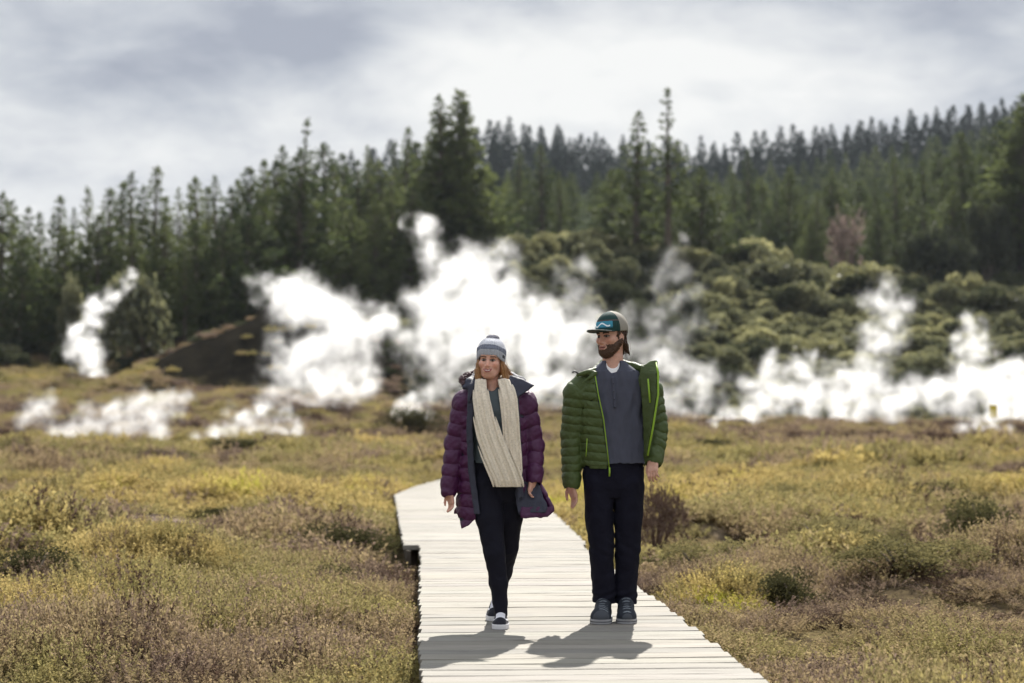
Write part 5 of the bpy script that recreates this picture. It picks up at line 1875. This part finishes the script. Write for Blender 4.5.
flat_bush(near_b[1], 990, 550, 90, 36, 'dark green mounded bush on the heath at the right edge of the picture')
flat_bush(near_b[0], 890, 556, 60, 24, 'low olive bush on the heath left of the dark mounded bush')
flat_bush(near_b[1], 400, 574, 34, 15, 'dark bush added to darken the shaded gap beside the boardwalk bend')  # added bush: its dark leaves stand in for deep shade by the deck
flat_bush(twig_b, 654, 552, 56, 46, 'leafless twiggy bush on the heath right of the man')
flat_bush(near_b[1], 415, 450, 66, 20, 'low dark green bush on the flat in front of the small white steam puff')
flat_bush(near_b[1], 800, 602, 70, 26, 'dark bush over the hollow at the end of the bright moss')
flat_bush(near_b[0], 705, 582, 84, 24, 'olive bush leaning over the bright green moss')
flat_bush(near_b[1], 25, 606, 110, 30, 'dark twiggy bush on the heath at the left edge of the picture')
flat_bush(near_b[1], 140, 468, 100, 14, 'long low dark bush in front of the left row of steam')
flat_bush(near_b[0], 30, 470, 60, 18, 'low olive bush left of the long low dark bush')
flat_bush(near_b[1], 655, 575, 40, 14, 'small dark bush beside the boardwalk behind the man')
for q, (px, row, wd, hh, kd, lb) in enumerate([
        (60, 524, 120, 16, 0, 'long olive hummock in the yellow heath at the far left'), (210, 530, 80, 14, 1, 'small dark bush in the middle of the yellow heath on the left'),
        (330, 505, 90, 12, 0, 'low olive hummock on the far side of the yellow heath'), (300, 590, 110, 20, 0, 'olive hummock between the plum heath and the boardwalk on the left'),
        (345, 560, 100, 26, 1, 'dark plum shaded bush left of the boardwalk bend'), (205, 570, 90, 16, 0, 'flat olive hummock above the plum heath on the left'),
        (730, 497, 110, 14, 1, 'dark bush on the heath behind the man on the right'), (820, 512, 120, 18, 0, 'long olive hummock in the straw heath on the right'),
        (950, 515, 110, 18, 1, 'dark low bush above the mounded bush near the right edge'), (770, 470, 90, 10, 0, 'far olive hummock on the right hand flat'),
        (900, 466, 120, 9, 1, 'far dark line of bush on the right hand flat'), (690, 462, 70, 10, 1, 'far dark bush just right of the man'),
        (905, 596, 130, 24, 0, 'wide olive hummock in front of the plum strip at the right'), (830, 565, 90, 18, 0, 'olive hummock behind the dark hollow on the right'),
        (250, 462, 90, 10, 1, 'far dark bush left of the small steam puff'), (350, 470, 70, 9, 0, 'far olive hummock left of the woman')]):
    flat_bush(near_b[1 if kd else 0], px, row, wd, hh, lb)

# ground cover between the shrubs on the slopes
banks = bpy.data.collections.new('bank_sources')
for q, kd in enumerate(('scrub', 'scrub', 'dark', 'pale')):
    fm = bush_mesh('a_bank%d' % q, 500 + q, 1.0, 0.9, 420, 0.26, {'scrub': M_scrub, 'dark': M_scrub_dark, 'pale': M_scrub_pale}[kd], 5)[0]
    banks.objects.link(bpy.data.objects.new('a_bank%d' % q, fm))
N_ = 5200
bx_ = rng.uniform(385, 1120, N_); by_ = 134 + 104 * rng.uniform(0, 1, N_)
xx_ = gx(bx_, by_)
patchy = vn(xx_, by_, 0.12, 31) + 0.5 * vn(xx_, by_, 0.4, 32)
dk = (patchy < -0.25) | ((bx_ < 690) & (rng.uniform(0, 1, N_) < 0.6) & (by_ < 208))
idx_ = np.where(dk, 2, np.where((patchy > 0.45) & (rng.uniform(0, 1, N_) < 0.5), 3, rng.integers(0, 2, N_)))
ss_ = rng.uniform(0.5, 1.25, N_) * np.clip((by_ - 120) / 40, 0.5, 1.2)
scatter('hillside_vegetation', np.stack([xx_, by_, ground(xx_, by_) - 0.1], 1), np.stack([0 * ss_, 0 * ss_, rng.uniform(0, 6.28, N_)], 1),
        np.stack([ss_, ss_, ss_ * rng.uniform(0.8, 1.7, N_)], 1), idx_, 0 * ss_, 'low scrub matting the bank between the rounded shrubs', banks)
N_ = 2600
bx_ = rng.uniform(-140, 400, N_); by_ = 128 + 62 * rng.uniform(0, 1, N_)
xx_ = gx(bx_, by_)
k_ = (((xx_ + 21.5) / 12) ** 2 + ((by_ - 149) / 10) ** 2 > 1) | (rng.uniform(0, 1, N_) < 0.12)
bx_, by_, xx_ = bx_[k_], by_[k_], xx_[k_]
ss_ = rng.uniform(0.7, 1.5, len(xx_))
scatter('slope_vegetation', np.stack([xx_, by_, ground(xx_, by_) - 0.05], 1), np.stack([0 * ss_, 0 * ss_, rng.uniform(0, 6.28, len(xx_))], 1),
        np.stack([ss_, ss_, ss_], 1), rng.choice([7, 8, 9], len(xx_)), np.clip(0.30 + 0.25 * vn(xx_, by_, 0.15, 33) + 0.1 * vn(xx_, by_, 0.5, 34), 0.02, 0.9), 'olive and brown heath on the slope below the left treeline', sprigs)

# ================================================================== small marker sign and posts by the right-hand steam
M_yellow = fabric('yellow_sign_paint', (0.55, 0.42, 0.02), 0.15, 0.5, 60, 0.05)
M_post = bark_mat('weathered_post', (0.16, 0.13, 0.10), (0.34, 0.29, 0.23))
Ys = 92.0
sg = bpy.data.objects.new('marker_sign', None)
COL.objects.link(sg)
sx = gx(992.5, Ys)
sg.location = (sx, Ys, float(ground(sx, Ys)[0]))
tag(sg, 'small yellow marker sign on a post in front of the right hand steam', 'sign')
mb = MB(); mb.tube([(0, 0, -0.1), (0, 0, 1.9)], 0.045, 8); mb.build('post', M_post, sg, True)
mb = MB(); mb.box((0, -0.07, 1.78), (0.21, 0.02, 0.36)); mb.build('plate', M_yellow, sg)
for q, (px, py) in enumerate([(995, 341), (1002, 338)]):
    Yp = 168.0 + q
    xp = gx(px, Yp)
    z0 = float(ground(xp, Yp)[0])
    mb = MB(); mb.tube([(0, 0, 0), (0.03, 0, 0.9), (0.05, 0.02, 1.9 - 0.2 * q)], [0.17, 0.15, 0.12], 8)
    o = mb.build('post', M_post, None, True)
    o.name = 'wooden_post'
    o.location = (xp, Yp, max(z0, gz(py + 12, Yp) - 0.9) if False else z0)
    tag(o, 'left of two pale posts on the bank above the right hand steam' if q == 0 else 'right of two pale posts on the bank above the right hand steam', 'post')
# ================================================================== steam
def steam_mat(name, blobs, dens, edge, nscale, lo, aniso=0.55):
    m, nt = new_mat(name)
    t = NT(nt)
    po = t.n('ShaderNodeTexCoord').outputs['Object']
    acc = None
    warp = t.noise(po, nscale * 0.55, 2, 0.5, out='Color')
    wp = t.vmath('ADD', po, t.vmath('MULTIPLY', t.vmath('SUBTRACT', warp, (0.5, 0.5, 0.5)), (2.2 / nscale, 2.2 / nscale, 1.8 / nscale)))
    wob = t.n('ShaderNodeTexNoise')
    nt.links.new(po, wob.inputs['Vector'])
    wob.inputs['Scale'].default_value = nscale
    wob.inputs['Detail'].default_value = 5.0
    wob.inputs['Roughness'].default_value = 0.68
    for (x, y, z, r) in blobs:
        d = t.vmath('DISTANCE', wp, (x, y, z), out=1)
        f = t.math('MULTIPLY_ADD', d, -1.0 / r, 1.0)
        acc = f if acc is None else t.math('SMOOTH_MAX', acc, f, 0.40)
    # density: inside the puffs, eaten away by turbulence towards their rims
    q = t.math('MULTIPLY_ADD', wob.outputs['Fac'], edge, -0.5 * edge - lo)
    q = t.math('ADD', acc, q)
    q = t.math('MULTIPLY', q, 0.95, clamp=True)
    q = t.math('MULTIPLY', t.math('MULTIPLY', q, q), dens)
    v = t.n('ShaderNodeVolumePrincipled')
    v.inputs['Color'].default_value = (0.985, 0.985, 0.985, 1)
    v.inputs['Anisotropy'].default_value = aniso
    nt.links.new(q, v.inputs['Density'])
    t.out(None, v.outputs[0])
    m.cycles.volume_sampling = 'MULTIPLE_IMPORTANCE' if hasattr(m.cycles, 'volume_sampling') else m.cycles.volume_sampling
    return m


def steam(px0, base_row, Y, puffs, dens, label, edge=1.25, lo=0.20, nscale=None, group=None):
    """puffs: (column, row, radius px, depth shift m) at distance Y; one closed skin round all of them"""
    k = Y / F_PX
    x0, z0 = gx(px0, Y), gz(base_row, Y)
    B = []
    rr_ = random.Random(int(px0) * 7 + int(base_row))
    for p in puffs:
        dep = p[3] if len(p) > 3 else rr_.uniform(-0.35, 0.35) * p[2] * k
        B.append(((p[0] - px0) * k, dep, (base_row - p[1]) * k, p[2] * k * 1.5))
    mean = sum(b[3] for b in B) / len(B)
    mat = steam_mat('steam_vapour', B, dens * 0.95 / mean, edge * 1.75, nscale or 1.35 / mean, lo)
    # skin: union of the puffs grown a little
    hs = mean * 0.30
    lo_ = np.array([[b[i] - b[3] * 1.55 for i in range(3)] for b in B]).min(0) - hs * 2
    hi_ = np.array([[b[i] + b[3] * 1.55 for i in range(3)] for b in B]).max(0) + hs * 2
    f = Field(lo_[0], hi_[0], lo_[1], hi_[1], -hi_[2], -lo_[2], hs)
    for b in B:
        f.ell((b[0], -b[2], b[1]), (b[3] * 1.16,) * 3, mean * 0.3)
    V, Q = f.mesh()
    me = mesh_data('steam_cloud', V, Q, [mat], True)
    o = link('steam_cloud', me)
    o.location = (x0, Y, z0)
    tag(o, label, 'steam', group)
    return o


steam(95, 388, 150, [(96, 382, 15), (92, 368, 17), (82, 350, 17), (79, 335, 14), (90, 320, 12), (98, 307, 12), (112, 295, 11), (124, 284, 9), (130, 275, 6)], 5.0,
      'tall narrow white steam column rising before the left treeline')
steam(120, 448, 76, [(72, 436, 15), (84, 426, 17), (100, 432, 18), (118, 426, 22), (135, 418, 22), (150, 414, 22), (165, 410, 18), (158, 428, 18), (176, 402, 14), (145, 400, 15), (110, 408, 15), (88, 410, 13), (60, 430, 14), (45, 408, 16), (35, 420, 15)], 2.2,
      'low row of white steam puffs on the heath at the left')
steam(250, 445, 78, [(200, 440, 9), (215, 436, 12), (232, 432, 14), (250, 426, 17), (268, 428, 15), (285, 430, 13), (300, 430, 12), (262, 410, 14), (240, 416, 13), (285, 416, 10)], 2.2,
      'low drifting steam bank on the heath right of the left row of puffs')
steam(320, 400, 124, [(256, 277, 12), (266, 288, 15), (282, 298, 20), (300, 300, 24), (318, 302, 26), (338, 312, 27), (355, 326, 26), (345, 345, 30), (322, 350, 32), (302, 362, 32), (288, 380, 24), (312, 384, 26), (340, 380, 28), (358, 368, 22), (372, 385, 16), (375, 320, 20)], 5.0,
      'big white steam plume left of the woman leaning out towards the left')
steam(480, 400, 128, [(408, 218, 8), (424, 232, 12), (428, 252, 20), (440, 268, 20), (450, 285, 26), (470, 270, 22), (496, 262, 20), (488, 285, 28), (512, 285, 24), (425, 300, 24), (440, 320, 30), (470, 315, 32), (505, 315, 32), (535, 318, 28),
                       (430, 350, 26), (460, 350, 34), (495, 350, 36), (530, 350, 34), (560, 345, 26), (440, 385, 20), (470, 388, 24), (505, 390, 26), (540, 390, 26), (565, 380, 22), (410, 335, 16)], 4.2,
      'largest white steam cloud rising behind the woman up to the trees')
steam(600, 410, 132, [(570, 300, 20), (590, 320, 26), (612, 335, 26), (575, 345, 26), (600, 365, 28), (580, 395, 26), (630, 315, 18), (640, 350, 22), (560, 280, 16), (585, 268, 12), (635, 385, 26), (610, 400, 22)], 0.8,
      'thin pale steam drifting behind the man', edge=1.6)
steam(405, 428, 108, [(395, 420, 9), (404, 412, 14), (415, 410, 14), (420, 418, 12), (408, 400, 10)], 3.2, 'small white steam puff behind the low dark green bush')
steam(690, 430, 120, [(660, 400, 22), (680, 412, 18), (690, 380, 20), (705, 398, 20), (720, 412, 16), (675, 365, 16), (710, 372, 14), (655, 365, 16), (735, 418, 12), (648, 420, 14)], 1.7,
      'thin steam drifting low just right of the man', edge=1.5)
steam(690, 330, 140, [(660, 280, 16), (668, 255, 12), (680, 270, 14), (690, 295, 16), (672, 305, 18), (655, 320, 18), (700, 320, 16), (680, 335, 18), (684, 240, 7)], 0.4,
      'faint wisps of steam climbing the dark bank right of the man', edge=1.8)
steam(800, 430, 122, [(745, 412, 14), (760, 400, 20), (780, 392, 22), (800, 400, 22), (822, 398, 22), (845, 396, 22), (768, 372, 16), (752, 382, 14), (800, 372, 16), (835, 372, 15), (860, 385, 20), (875, 398, 20), (815, 355, 11), (775, 414, 14), (810, 416, 14), (840, 414, 14), (865, 414, 14)], 3.4,
      'low white steam bank spreading over the vents right of the man')
steam(890, 400, 128, [(868, 360, 18), (882, 340, 19), (893, 320, 20), (880, 302, 16), (900, 305, 15), (888, 285, 12), (862, 330, 12), (905, 335, 12), (878, 378, 16), (895, 290, 9)], 1.5,
      'hazy steam column rising over the scrub on the right', edge=1.6)
steam(950, 430, 118, [(890, 404, 18), (905, 396, 20), (925, 392, 20), (945, 396, 22), (965, 392, 24), (985, 388, 26), (1005, 390, 28), (1025, 392, 28), (1045, 395, 26), (1000, 412, 18), (970, 412, 16), (930, 412, 14), (1030, 414, 16), (1010, 372, 16)], 4.2,
      'bright white steam bank at the right edge of the picture')
steam(970, 390, 126, [(962, 372, 14), (970, 355, 16), (975, 338, 15), (985, 348, 12), (968, 325, 10), (988, 335, 8), (960, 340, 9), (972, 316, 6)], 1.9,
      'short twisting steam column above the right hand steam bank', edge=1.6)
steam(985, 440, 88, [(960, 430, 9), (975, 428, 12), (990, 426, 13), (1005, 430, 11), (985, 420, 9)], 1.8, 'little steam wisp on the heath below the yellow marker sign')
steam(712, 436, 100, [(705, 430, 7), (714, 426, 8), (722, 431, 6), (712, 419, 5)], 1.8, 'tiny steam puff on the heath in front of the right hand vents')
